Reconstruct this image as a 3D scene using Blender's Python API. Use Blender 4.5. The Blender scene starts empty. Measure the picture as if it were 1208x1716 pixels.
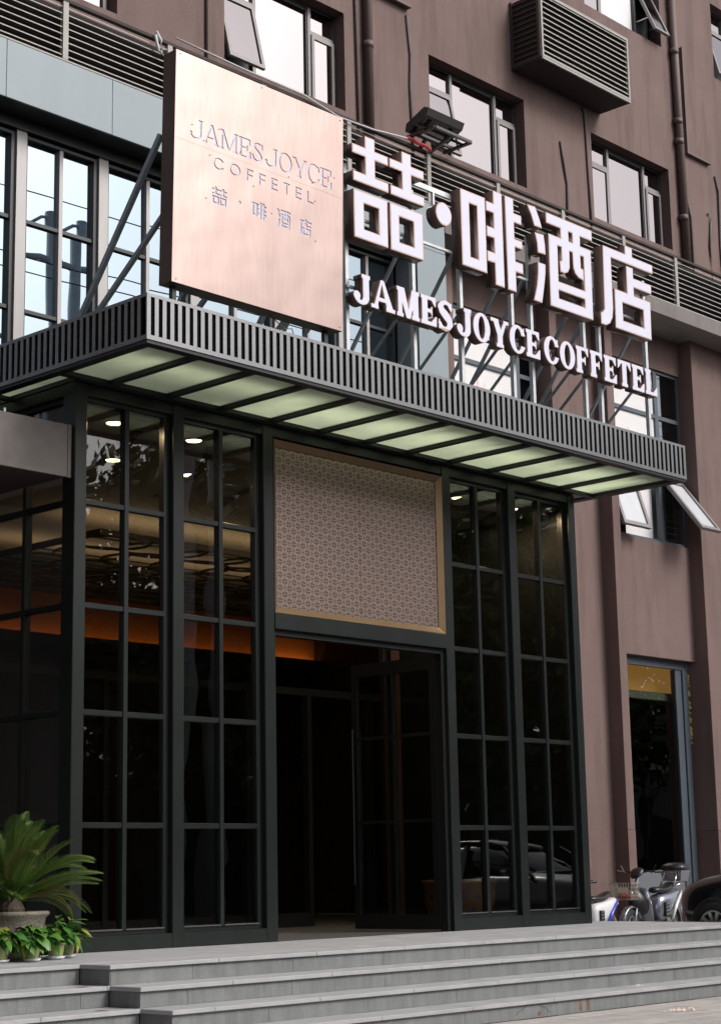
import bpy, bmesh, math, random
import numpy as np
from mathutils import Vector, Matrix
R = math.radians
rng = random.Random(7)
SC = bpy.context.scene
COL = SC.collection

# ------------------------------------------------------------------ camera
cam_d = bpy.data.cameras.new('camera')
cam = bpy.data.objects.new('camera', cam_d); COL.objects.link(cam)
_r = Vector((0.68422098, -0.72902512, -0.01907948)); _u = Vector((-0.13173732, -0.14928831, 0.97997871)); _f = Vector((0.71727744, 0.66800852, 0.19818601))
M = Matrix((( _r.x, _u.x, -_f.x, -10.70356), (_r.y, _u.y, -_f.y, -13.846916), (_r.z, _u.z, -_f.z, 0.714766), (0, 0, 0, 1)))
cam.matrix_world = M
cam_d.sensor_fit = 'VERTICAL'; cam_d.sensor_height = 24.0; cam_d.lens = 24.0 * 2974.588 / 1716.0
cam_d.clip_start = 0.1; cam_d.clip_end = 3000
SC.camera = cam
# ------------------------------------------------------------------ sky, sun, exposure
SUN_EL, SUN_AZ = 40.0, 158.0          # degrees; azimuth measured from +Y towards +X
world = bpy.data.worlds.new('World'); SC.world = world; world.use_nodes = True
nt = world.node_tree; nt.nodes.clear()
wo = nt.nodes.new('ShaderNodeOutputWorld'); bg = nt.nodes.new('ShaderNodeBackground')
sky = nt.nodes.new('ShaderNodeTexSky'); sky.sky_type = 'NISHITA'; sky.sun_disc = False
sky.sun_elevation = R(SUN_EL); sky.sun_rotation = R(SUN_AZ); sky.dust_density = 4.0; sky.air_density = 1.0; sky.ozone_density = 1.0
hs = nt.nodes.new('ShaderNodeHueSaturation'); hs.inputs['Saturation'].default_value = 0.32
nt.links.new(sky.outputs[0], hs.inputs['Color']); nt.links.new(hs.outputs[0], bg.inputs['Color'])
bg.inputs['Strength'].default_value = 0.085
nt.links.new(bg.outputs[0], wo.inputs['Surface'])
sd = bpy.data.lights.new('sun', 'SUN'); sd.energy = 1.2; sd.angle = R(24); sd.color = (1.0, 0.96, 0.91)
sun = bpy.data.objects.new('sun', sd); COL.objects.link(sun)
_d = Vector((math.sin(R(SUN_AZ)) * math.cos(R(SUN_EL)), math.cos(R(SUN_AZ)) * math.cos(R(SUN_EL)), math.sin(R(SUN_EL))))
sun.rotation_euler = _d.to_track_quat('Z', 'Y').to_euler(); sun.location = _d * 60
SC.view_settings.view_transform = 'Standard'; SC.view_settings.look = 'None'
SC.view_settings.gamma = 1.0; SC.view_settings.exposure = 0.92
SC.cycles.max_bounces = 8; SC.cycles.transparent_max_bounces = 16; SC.cycles.caustics_reflective = False; SC.cycles.caustics_refractive = False

# ------------------------------------------------------------------ materials
MATS = {}
def mat(name, col, rough=0.6, metal=0.0, grime=0.0, gcol=(0.5, 0.5, 0.5), gmap=(1.3, 1.3, 0.16), var=0.0, vscale=3.0, bump=0.0, bscale=40.0, spec=0.5, coat=0.0, streak=0.0, col2=None, emis=None, estr=0.0):
    m = bpy.data.materials.new(name); m.use_nodes = True; MATS[name] = m
    t = m.node_tree; b = t.nodes['Principled BSDF']
    b.inputs['Base Color'].default_value = (*col, 1); b.inputs['Roughness'].default_value = rough; b.inputs['Metallic'].default_value = metal
    b.inputs['Specular IOR Level'].default_value = spec; b.inputs['Coat Weight'].default_value = coat; b.inputs['Coat Roughness'].default_value = 0.08
    if emis: b.inputs['Emission Color'].default_value = (*emis, 1); b.inputs['Emission Strength'].default_value = estr
    g = t.nodes.new('ShaderNodeNewGeometry')
    if var or col2:
        n = t.nodes.new('ShaderNodeTexNoise'); n.inputs['Scale'].default_value = vscale; n.inputs['Detail'].default_value = 6; n.inputs['Roughness'].default_value = 0.62
        src = g.outputs['Position']
        if streak:
            mp = t.nodes.new('ShaderNodeMapping'); mp.inputs['Scale'].default_value = (1, 1, streak); t.links.new(src, mp.inputs['Vector']); src = mp.outputs[0]
        t.links.new(src, n.inputs['Vector'])
        cr = t.nodes.new('ShaderNodeValToRGB'); cr.color_ramp.elements[0].position = 0.3; cr.color_ramp.elements[1].position = 0.72
        c2 = col2 if col2 else tuple(min(1, c * (1 + var)) for c in col)
        c1 = col if col2 else tuple(c * (1 - var) for c in col)
        cr.color_ramp.elements[0].color = (*c1, 1); cr.color_ramp.elements[1].color = (*c2, 1)
        t.links.new(n.outputs['Fac'], cr.inputs['Fac']); t.links.new(cr.outputs['Color'], b.inputs['Base Color'])
    if grime:      # dirt with a shape of its own: runs and blotches
        src = b.inputs['Base Color'].links[0].from_socket if b.inputs['Base Color'].links else None
        mp = t.nodes.new('ShaderNodeMapping'); mp.inputs['Scale'].default_value = gmap; t.links.new(g.outputs['Position'], mp.inputs['Vector'])
        n3 = t.nodes.new('ShaderNodeTexNoise'); n3.inputs['Scale'].default_value = 2.2; n3.inputs['Detail'].default_value = 9; n3.inputs['Roughness'].default_value = 0.68; t.links.new(mp.outputs[0], n3.inputs['Vector'])
        r3 = t.nodes.new('ShaderNodeMapRange'); r3.inputs['From Min'].default_value = 0.47; r3.inputs['From Max'].default_value = 0.72; r3.inputs['To Max'].default_value = grime; t.links.new(n3.outputs['Fac'], r3.inputs['Value'])
        mx = t.nodes.new('ShaderNodeMix'); mx.data_type = 'RGBA'; mx.inputs[7].default_value = (*[c * q for c, q in zip(col, gcol)], 1)
        t.links.new(r3.outputs[0], mx.inputs[0])
        if src: t.links.new(src, mx.inputs[6])
        else: mx.inputs[6].default_value = (*col, 1)
        t.links.new(mx.outputs[2], b.inputs['Base Color'])
    if bump:
        n2 = t.nodes.new('ShaderNodeTexNoise'); n2.inputs['Scale'].default_value = bscale; n2.inputs['Detail'].default_value = 4
        t.links.new(g.outputs['Position'], n2.inputs['Vector'])
        bp = t.nodes.new('ShaderNodeBump'); bp.inputs['Strength'].default_value = bump; bp.inputs['Distance'].default_value = 0.02
        t.links.new(n2.outputs['Fac'], bp.inputs['Height']); t.links.new(bp.outputs['Normal'], b.inputs['Normal'])
    return m
def glass(name, tint, refl_col, base, power=5.0, wav=0.0, wscale=2.0, rough=0.0):
    """thin pane: tinted transmission under a reflection that rises to grazing"""
    m = bpy.data.materials.new(name); m.use_nodes = True; MATS[name] = m
    t = m.node_tree; t.nodes.clear()
    o = t.nodes.new('ShaderNodeOutputMaterial'); mx = t.nodes.new('ShaderNodeMixShader')
    tr = t.nodes.new('ShaderNodeBsdfTransparent'); tr.inputs[0].default_value = (*tint, 1)
    gl = t.nodes.new('ShaderNodeBsdfGlossy'); gl.inputs['Color'].default_value = (*refl_col, 1); gl.inputs['Roughness'].default_value = rough
    fr = t.nodes.new('ShaderNodeFresnel'); fr.inputs['IOR'].default_value = 1.52
    gb = t.nodes.new('ShaderNodeNewGeometry'); mi = t.nodes.new('ShaderNodeMath'); mi.operation = 'MULTIPLY_ADD'; mi.inputs[1].default_value = 1 / 1.52 - 1.52; mi.inputs[2].default_value = 1.52   # same reflectance from both faces of the thin pane
    t.links.new(gb.outputs['Backfacing'], mi.inputs[0]); t.links.new(mi.outputs[0], fr.inputs['IOR'])
    mr = t.nodes.new('ShaderNodeMapRange'); mr.inputs['To Min'].default_value = base; mr.inputs['To Max'].default_value = 1.0
    t.links.new(fr.outputs[0], mr.inputs['Value']); t.links.new(mr.outputs[0], mx.inputs['Fac'])
    if wav:
        g = t.nodes.new('ShaderNodeNewGeometry'); n = t.nodes.new('ShaderNodeTexNoise'); n.inputs['Scale'].default_value = wscale; n.inputs['Detail'].default_value = 1.0
        t.links.new(g.outputs['Position'], n.inputs['Vector'])
        bp = t.nodes.new('ShaderNodeBump'); bp.inputs['Strength'].default_value = wav; bp.inputs['Distance'].default_value = 0.05
        t.links.new(n.outputs['Fac'], bp.inputs['Height']); t.links.new(bp.outputs['Normal'], gl.inputs['Normal'])
    t.links.new(tr.outputs[0], mx.inputs[1]); t.links.new(gl.outputs[0], mx.inputs[2]); t.links.new(mx.outputs[0], o.inputs['Surface'])
    return m
def translucent(name, tcol, dcol, fac=0.7, var=0.08):
    m = bpy.data.materials.new(name); m.use_nodes = True; MATS[name] = m
    t = m.node_tree; t.nodes.clear()
    o = t.nodes.new('ShaderNodeOutputMaterial'); mx = t.nodes.new('ShaderNodeMixShader'); mx.inputs['Fac'].default_value = fac
    tr = t.nodes.new('ShaderNodeBsdfTranslucent'); df = t.nodes.new('ShaderNodeBsdfDiffuse'); df.inputs['Color'].default_value = (*dcol, 1)
    g = t.nodes.new('ShaderNodeNewGeometry'); n = t.nodes.new('ShaderNodeTexNoise'); n.inputs['Scale'].default_value = 5.0; n.inputs['Detail'].default_value = 7; n.inputs['Roughness'].default_value = 0.7
    t.links.new(g.outputs['Position'], n.inputs['Vector'])
    cr = t.nodes.new('ShaderNodeValToRGB'); cr.color_ramp.elements[0].position = 0.3; cr.color_ramp.elements[1].position = 0.7
    cr.color_ramp.elements[0].color = (*[c * (1 - var) for c in tcol], 1); cr.color_ramp.elements[1].color = (*[min(1, c * (1 + var)) for c in tcol], 1)
    t.links.new(n.outputs['Fac'], cr.inputs['Fac']); t.links.new(cr.outputs[0], tr.inputs['Color'])
    t.links.new(df.outputs[0], mx.inputs[1]); t.links.new(tr.outputs[0], mx.inputs[2]); t.links.new(mx.outputs[0], o.inputs['Surface'])
    return m

mat('stucco', (0.170, 0.116, 0.108), 0.85, grime=0.95, gcol=(0.68, 0.66, 0.66), var=0.10, vscale=0.9, bump=0.25, bscale=55, spec=0.3)
mat('stucco_plinth', (0.163, 0.108, 0.100), 0.85, grime=0.8, gcol=(0.68, 0.64, 0.63), var=0.14, vscale=2.0, bump=0.25, bscale=55, spec=0.3)
mat('fascia', (0.25, 0.295, 0.325), 0.42, grime=0.35, gcol=(0.80, 0.80, 0.78), var=0.03, vscale=1.2, spec=0.4)
mat('seam', (0.05, 0.06, 0.09), 0.7)
mat('louver_metal', (0.30, 0.285, 0.27), 0.5, var=0.1, vscale=8)
mat('louver_back', (0.035, 0.025, 0.023), 0.8)
mat('ledge', (0.17, 0.15, 0.145), 0.8, grime=0.7, gcol=(0.6, 0.58, 0.56), var=0.12, vscale=2, bump=0.2)
mat('black_paint', (0.008, 0.0105, 0.0097), 0.34, grime=0.5, gcol=(2.0, 2.0, 1.9), var=0.25, vscale=1.5, spec=0.42)
mat('black_frame', (0.009, 0.010, 0.011), 0.30, spec=0.6)
mat('slat_grey', (0.25, 0.25, 0.255), 0.27, metal=0.85, var=0.06, vscale=6)
mat('canopy_frame', (0.006, 0.0065, 0.007), 0.45, var=0.15, vscale=4)
translucent('canopy_glass', (0.70, 0.80, 0.53), (0.40, 0.44, 0.34), 0.85, 0.07)
mat('steel_col', (0.36, 0.345, 0.345), 0.45, metal=0.2, var=0.08, vscale=3, streak=0.3)
mat('steel_dark', (0.032, 0.034, 0.038), 0.4)
mat('upper_frame', (0.22, 0.205, 0.205), 0.45, metal=0.2, var=0.05)
mat('upper_frame_dark', (0.028, 0.028, 0.032), 0.5)
mat('blue_frame', (0.075, 0.092, 0.112), 0.45, var=0.08)
glass('glass_dark', (0.66, 0.64, 0.60), (0.95, 0.97, 1.0), 0.03, wav=0.05, wscale=1.5)
glass('glass_sky', (0.05, 0.06, 0.08), (0.375, 0.45, 0.51), 0.86, wav=0.02, wscale=0.9)
glass('glass_pink', (0.03, 0.03, 0.03), (0.565, 0.51, 0.515), 0.88, wav=0.012, wscale=0.8)
glass('glass_plain', (0.62, 0.66, 0.68), (0.9, 0.95, 1.0), 0.10)
glass('glass_deep', (0.05, 0.08, 0.12), (0.35, 0.5, 0.65), 0.18)
mat('film_white', (0.70, 0.68, 0.69), 0.5, var=0.03)
mat('film_red', (0.74, 0.56, 0.56), 0.6)
mat('curtain', (0.72, 0.71, 0.74), 0.8)
mat('galv', (0.58, 0.60, 0.62), 0.35, metal=0.4, var=0.12, vscale=12)
mat('brace_steel', (0.30, 0.34, 0.39), 0.4, metal=0.4, var=0.12, vscale=10)
mat('sign_return', (0.105, 0.066, 0.057), 0.35, metal=0.25, var=0.12, vscale=5)
mat('sign_rim', (0.50, 0.33, 0.26), 0.4, metal=0.5)
mat('sign_face', (0.62, 0.61, 0.73), 0.22, var=0.025, vscale=4, coat=0.4)
mat('letter_back', (0.54, 0.55, 0.72), 0.35)
mat('pipe_brown', (0.11, 0.075, 0.068), 0.6, var=0.08)
mat('cable_grey', (0.10, 0.085, 0.085), 0.7)
mat('wire_white', (0.5, 0.5, 0.52), 0.6)
mat('red_tape', (0.45, 0.03, 0.04), 0.5)
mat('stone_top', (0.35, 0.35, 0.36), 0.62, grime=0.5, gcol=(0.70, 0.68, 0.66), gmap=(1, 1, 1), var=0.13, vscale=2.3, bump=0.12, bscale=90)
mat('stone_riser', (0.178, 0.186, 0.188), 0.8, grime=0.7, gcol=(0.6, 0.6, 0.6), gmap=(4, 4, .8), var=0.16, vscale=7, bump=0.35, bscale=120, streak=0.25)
mat('stone_core', (0.06, 0.06, 0.06), 0.9)
mat('rust_stain', (0.20, 0.11, 0.07), 0.8, var=0.3, vscale=20)
mat('paver', (0.40, 0.37, 0.35), 0.8, var=0.13, vscale=4, bump=0.3, bscale=80)
mat('paver_b', (0.36, 0.335, 0.325), 0.8, var=0.13, vscale=4, bump=0.3, bscale=80)
mat('asphalt', (0.05, 0.05, 0.052), 0.85, var=0.2, vscale=2, bump=0.3)
mat('pave_far', (0.27, 0.255, 0.245), 0.85, var=0.15, vscale=3)
mat('interior_ceiling', (0.42, 0.35, 0.26), 0.8)
mat('interior_bulkhead', (0.30, 0.23, 0.15), 0.7)
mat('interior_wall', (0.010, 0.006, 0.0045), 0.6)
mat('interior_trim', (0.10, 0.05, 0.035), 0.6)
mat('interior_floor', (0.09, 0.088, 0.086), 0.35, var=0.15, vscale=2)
mat('lamp_lens', (1, 1, 1), 0.5, emis=(1.0, 0.86, 0.60), estr=6.0)
mat('cove_wall', (0.55, 0.30, 0.14), 0.7)
mat('gap_black', (0.004, 0.004, 0.0045), 0.95, spec=0.05)
mat('orange_panel', (0.6, 0.40, 0.14), 0.6, emis=(1.0, 0.55, 0.16), estr=0.22)
mat('mint_strip', (0.32, 0.42, 0.40), 0.6)
mat('ring_brown', (0.09, 0.05, 0.03), 0.45)
mat('chrome', (0.7, 0.7, 0.7), 0.15, metal=1.0)
mat('ceramic', (0.22, 0.12, 0.05), 0.3)
mat('ceramic_motif', (0.05, 0.04, 0.05), 0.4)
mat('awning_steel', (0.155, 0.135, 0.128), 0.5, metal=0.3, var=0.18, vscale=3.5, bump=0.05)
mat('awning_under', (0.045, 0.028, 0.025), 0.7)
mat('frame_bronze', (0.18, 0.115, 0.065), 0.36, metal=0.75, var=0.1, vscale=3)
mat('petal_copper', (0.40, 0.295, 0.26), 0.32, metal=0.75, var=0.05, vscale=2)
mat('petal_gap', (0.06, 0.047, 0.036), 0.6, metal=0.3)
mat('tyre', (0.012, 0.012, 0.013), 0.75)
mat('alloy', (0.55, 0.56, 0.58), 0.3, metal=0.9)
mat('car_black', (0.006, 0.006, 0.007), 0.12, coat=1.0, spec=0.6)
mat('car_glass', (0.01, 0.012, 0.013), 0.05, spec=0.8)
mat('car_silver', (0.45, 0.46, 0.48), 0.25, metal=0.7, coat=0.8)
mat('bike_silver', (0.28, 0.29, 0.35), 0.25, metal=0.7, coat=0.5)
mat('bike_black', (0.012, 0.012, 0.013), 0.35)
mat('bike_white', (0.68, 0.68, 0.68), 0.3, coat=0.5)
mat('bike_blue', (0.03, 0.05, 0.50), 0.3, coat=0.5)
mat('amber', (0.7, 0.25, 0.05), 0.3)
mat('red_lens', (0.5, 0.03, 0.02), 0.2, coat=0.6)
mat('basket_wire', (0.45, 0.42, 0.36), 0.4, metal=0.6)
mat('red_cloth', (0.30, 0.015, 0.02), 0.8)
mat('card', (0.6, 0.56, 0.42), 0.7)
mat('cabinet_grey', (0.13, 0.14, 0.155), 0.5)
mat('pot_stone', (0.165, 0.145, 0.12), 0.85, var=0.2, vscale=9, bump=0.5, bscale=40)
mat('pot_green', (0.27, 0.30, 0.12), 0.4, var=0.05, grime=0.5, gcol=(.6,.6,.6), vscale=9)
mat('saucer', (0.62, 0.64, 0.68), 0.4)
mat('soil', (0.03, 0.022, 0.016), 0.9)
mat('frond', (0.036, 0.095, 0.015), 0.5, col2=(0.115, 0.165, 0.022), vscale=6)
mat('frond_dry', (0.17, 0.12, 0.03), 0.6, col2=(0.10, 0.13, 0.03), vscale=7)
mat('leaf', (0.04, 0.13, 0.018), 0.42, col2=(0.09, 0.21, 0.028), vscale=18)
mat('leaf_deep', (0.03, 0.11, 0.02), 0.42, col2=(0.07, 0.20, 0.03), vscale=18)
mat('leaf_yellow', (0.35, 0.25, 0.03), 0.5, col2=(0.15, 0.22, 0.03), vscale=20)
mat('bark', (0.07, 0.055, 0.04), 0.9, var=0.3, vscale=10, bump=0.6, bscale=25)
mat('tree_leaf', (0.045, 0.085, 0.022), 0.55, col2=(0.09, 0.12, 0.03), vscale=1.5)
mat('concrete_pole', (0.50, 0.56, 0.60), 0.7, var=0.12, vscale=3)
mat('far_wall', (0.33, 0.29, 0.28), 0.9, var=0.08, vscale=0.6)
mat('sash_frost_reflection', (0.56, 0.57, 0.60), 0.18, spec=0.8, var=0.06, vscale=2)  # frosted look; on the left sash the pale colour stands for a reflection
mat('paper', (0.5, 0.40, 0.35), 0.8, var=0.2, vscale=30)
mat('foam', (0.5, 0.4, 0.13), 0.8)
mat('flood_metal', (0.07, 0.065, 0.065), 0.45, metal=0.4)

# ------------------------------------------------------------------ helpers
WL = {}
def wl(o): return WL[o] if o is not None else Vector((0, 0, 0))
def tag(o, label=None, cat=None, group=None, kind=None):
    if label: o['label'] = label
    if cat: o['category'] = cat
    if group: o['group'] = group
    if kind: o['kind'] = kind
    return o
def thing(name, label, cat, loc=(0, 0, 0), rz=0.0, group=None):
    o = bpy.data.objects.new(name, None); COL.objects.link(o); o.empty_display_size = 0.2
    o.location = loc; o.rotation_euler = (0, 0, rz); WL[o] = Vector(loc)
    return tag(o, label, cat, group)
class MB:
    def __init__(s): s.v = []; s.f = []; s.mi = []
    def add(s, vs, fs, mi=0):
        k = len(s.v); s.v += [tuple(p) for p in vs]; s.f += [tuple(i + k for i in f) for f in fs]; s.mi += [mi] * len(fs); return s
    def box(s, x0, x1, y0, y1, z0, z1, mi=0):
        return s.add([(x0,y0,z0),(x1,y0,z0),(x1,y1,z0),(x0,y1,z0),(x0,y0,z1),(x1,y0,z1),(x1,y1,z1),(x0,y1,z1)],
                     [(0,3,2,1),(4,5,6,7),(0,1,5,4),(1,2,6,5),(2,3,7,6),(3,0,4,7)], mi)
    def bar(s, a, b, w, h=None, mi=0):
        h = h or w; a = Vector(a); b = Vector(b); d = (b - a).normalized()
        up = Vector((0,0,1)) if abs(d.z) < 0.95 else Vector((1,0,0))
        x = d.cross(up).normalized(); y = x.cross(d).normalized(); x = x * w / 2; y = y * h / 2
        return s.add([a-x-y, a+x-y, a+x+y, a-x+y, b-x-y, b+x-y, b+x+y, b-x+y], [(0,1,2,3)[::-1],(4,5,6,7)[::-1][::-1],(0,1,5,4),(1,2,6,5),(2,3,7,6),(3,0,4,7)], mi)
    def tube(s, pts, rad, n=8, mi=0, cap=True):
        pts = [Vector(p) for p in pts]; rad = rad if isinstance(rad, (list, tuple)) else [rad] * len(pts)
        k = len(s.v); up = Vector((0, 0, 1))
        d0 = (pts[1] - pts[0]).normalized()
        if abs(d0.z) > 0.9: up = Vector((1, 0, 0))
        for i, p in enumerate(pts):
            d = (pts[min(i + 1, len(pts) - 1)] - pts[max(i - 1, 0)]).normalized()
            x = d.cross(up); x = x.normalized() if x.length > 1e-6 else Vector((0, 1, 0)); y = x.cross(d)
            for j in range(n):
                a = 2 * math.pi * j / n; s.v.append(tuple(p + (x * math.cos(a) + y * math.sin(a)) * rad[i]))
        for i in range(len(pts) - 1):
            for j in range(n):
                a = k + i * n + j; b = k + i * n + (j + 1) % n; s.f.append((a, b, b + n, a + n)); s.mi.append(mi)
        if cap:
            s.f.append(tuple(k + j for j in range(n))[::-1]); s.mi.append(mi)
            s.f.append(tuple(k + (len(pts) - 1) * n + j for j in range(n))); s.mi.append(mi)
        return s
    def lathe(s, prof, c=(0, 0, 0), n=24, mi=0):
        k = len(s.v)
        for r, z in prof:
            for j in range(n):
                a = 2 * math.pi * j / n; s.v.append((c[0] + r * math.cos(a), c[1] + r * math.sin(a), c[2] + z))
        for i in range(len(prof) - 1):
            for j in range(n):
                a = k + i * n + j; b = k + i * n + (j + 1) % n; s.f.append((a, b, b + n, a + n)); s.mi.append(mi)
        return s
    def loft(s, rings, mi=0, cap=True):
        k = len(s.v); n = len(rings[0])
        for rg in rings: s.v += [tuple(p) for p in rg]
        for i in range(len(rings) - 1):
            for j in range(n):
                a = k + i * n + j; b = k + i * n + (j + 1) % n; s.f.append((a, b, b + n, a + n)); s.mi.append(mi)
        if cap:
            s.f.append(tuple(k + j for j in range(n))[::-1]); s.mi.append(mi)
            s.f.append(tuple(k + (len(rings) - 1) * n + j for j in range(n))); s.mi.append(mi)
        return s
    def mesh(s, name, mats, off=(0, 0, 0), smooth=False, fixn=True):
        me = bpy.data.meshes.new(name)
        me.from_pydata([(a - off[0], b - off[1], c - off[2]) for a, b, c in s.v], [], s.f)
        for m in (mats if isinstance(mats, (list, tuple)) else [mats]): me.materials.append(MATS[m])
        if any(s.mi): me.polygons.foreach_set('material_index', s.mi)
        if fixn:
            bm = bmesh.new(); bm.from_mesh(me); bmesh.ops.recalc_face_normals(bm, faces=bm.faces); bm.to_mesh(me); bm.free()
        if smooth: me.polygons.foreach_set('use_smooth', [True] * len(me.polygons))
        me.update(); return me
def link(name, me, parent=None, loc=None, rot=None, scale=None):
    o = bpy.data.objects.new(name, me); COL.objects.link(o)
    if parent is not None: o.parent = parent
    w = Vector(loc) if loc is not None else wl(parent)
    o.location = w - wl(parent) if parent is not None else w
    if rot is not None: o.rotation_euler = rot
    if scale is not None: o.scale = scale if isinstance(scale, (tuple, list)) else (scale,) * 3
    WL[o] = w; return o
def part(name, mb, mats, parent=None, smooth=False, subsurf=0, autosm=None):
    o = link(name, mb.mesh(name, mats, wl(parent), smooth), parent)
    if subsurf:
        md = o.modifiers.new('s', 'SUBSURF'); md.levels = subsurf; md.render_levels = subsurf
    return o
BOXC = {}
def box(name, x0, x1, y0, y1, z0, z1, m, parent=None, ch=0.0):
    """chamfered box; alike boxes share one mesh"""
    d = (round(x1 - x0, 4), round(y1 - y0, 4), round(z1 - z0, 4)); key = (d, m, ch)
    if key not in BOXC:
        b = MB().box(-d[0]/2, d[0]/2, -d[1]/2, d[1]/2, -d[2]/2, d[2]/2); me = b.mesh(name, m)
        if ch:
            bm = bmesh.new(); bm.from_mesh(me); bmesh.ops.bevel(bm, geom=list(bm.edges), offset=ch, segments=1, affect='EDGES'); bm.to_mesh(me); bm.free()
        BOXC[key] = me
    return link(name, BOXC[key], parent, ((x0 + x1) / 2, (y0 + y1) / 2, (z0 + z1) / 2))
def struct(o, label=None): return tag(o, label, None, None, 'structure')

# ------------------------------------------------------------------ glyphs: outlines for the lettering
def contours(fld, xs, ys):
    """marching squares on a sampled signed field (negative inside) -> closed loops"""
    nx, ny = len(xs), len(ys); nxt = {}
    def pt(e):
        (i, j, d) = e; a = fld[i, j]
        if d == 0: b = fld[i + 1, j]; t = a / (a - b); return (xs[i] + t * (xs[i + 1] - xs[i]), ys[j])
        b = fld[i, j + 1]; t = a / (a - b); return (xs[i], ys[j] + t * (ys[j + 1] - ys[j]))
    ins = fld < 0
    cnt = ins[:-1, :-1].astype(int) + ins[1:, :-1] * 2 + ins[1:, 1:] * 4 + ins[:-1, 1:] * 8
    tab = {1: ['LB'], 2: ['BR'], 3: ['LR'], 4: ['RT'], 5: ['LT', 'RB'], 6: ['BT'], 7: ['LT'], 8: ['TL'], 9: ['TB'], 10: ['BL', 'TR'], 11: ['TR'], 12: ['RL'], 13: ['RB'], 14: ['BL']}
    for i, j in np.argwhere((cnt > 0) & (cnt < 15)):
        E_ = {'L': (i, j, 1), 'R': (i + 1, j, 1), 'B': (i, j, 0), 'T': (i, j + 1, 0)}
        for sg in tab[int(cnt[i, j])]: nxt[E_[sg[0]]] = E_[sg[1]]
    loops = []
    while nxt:
        e0, e = nxt.popitem(); lp = [pt(e0)]; 
        while e != e0 and e in nxt: lp.append(pt(e)); e = nxt.pop(e)
        # drop near-collinear points
        out = [lp[0]]
        n = len(lp)
        for k in range(1, n):
            a, b, c = out[-1], lp[k], lp[(k + 1) % n]
            if abs((b[0]-a[0])*(c[1]-a[1]) - (b[1]-a[1])*(c[0]-a[0])) > 2.5e-5: out.append(b)
        if len(out) > 2: loops.append(out)
    return loops
GX = np.arange(-0.25, 1.45, 0.0125); GY = np.arange(-0.15, 1.15, 0.0125)
PX, PY = np.meshgrid(GX, GY, indexing='ij')
def s_poly(pts):
    d = np.full(PX.shape, 1e9); s = np.ones(PX.shape); n = len(pts)
    for i in range(n):
        ax, ay = pts[i]; bx, by = pts[i - 1]; ex, ey = bx - ax, by - ay; wx, wy = PX - ax, PY - ay
        t = np.clip((wx*ex + wy*ey) / (ex*ex + ey*ey + 1e-12), 0, 1); d = np.minimum(d, (wx - ex*t)**2 + (wy - ey*t)**2)
        c1 = PY >= ay; c2 = PY < by; c3 = ex * wy > ey * wx
        s = np.where((c1 & c2 & c3) | (~c1 & ~c2 & ~c3), -s, s)
    return s * np.sqrt(d)
def s_rect(x0, x1, y0, y1): return s_poly([(x0, y0), (x1, y0), (x1, y1), (x0, y1)])
def s_ell(cx, cy, rx, ry): 
    q = np.sqrt(((PX - cx) / rx)**2 + ((PY - cy) / ry)**2); return (q - 1) * min(rx, ry)
def s_path(pts): # (x,y,r)
    d = np.full(PX.shape, 1e9)
    for (ax, ay, ar), (bx, by, br) in zip(pts[:-1], pts[1:]):
        for k in range(7):
            t = k / 6; d = np.minimum(d, np.hypot(PX - (ax + (bx-ax)*t), PY - (ay + (by-ay)*t)) - (ar + (br-ar)*t))
    return d
def U(*a):
    r = a[0]
    for b in a[1:]: r = np.minimum(r, b)
    return r
def S(a, *bs):
    for b in bs: a = np.maximum(a, -b)
    return a
def I(a, b): return np.maximum(a, b)
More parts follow.
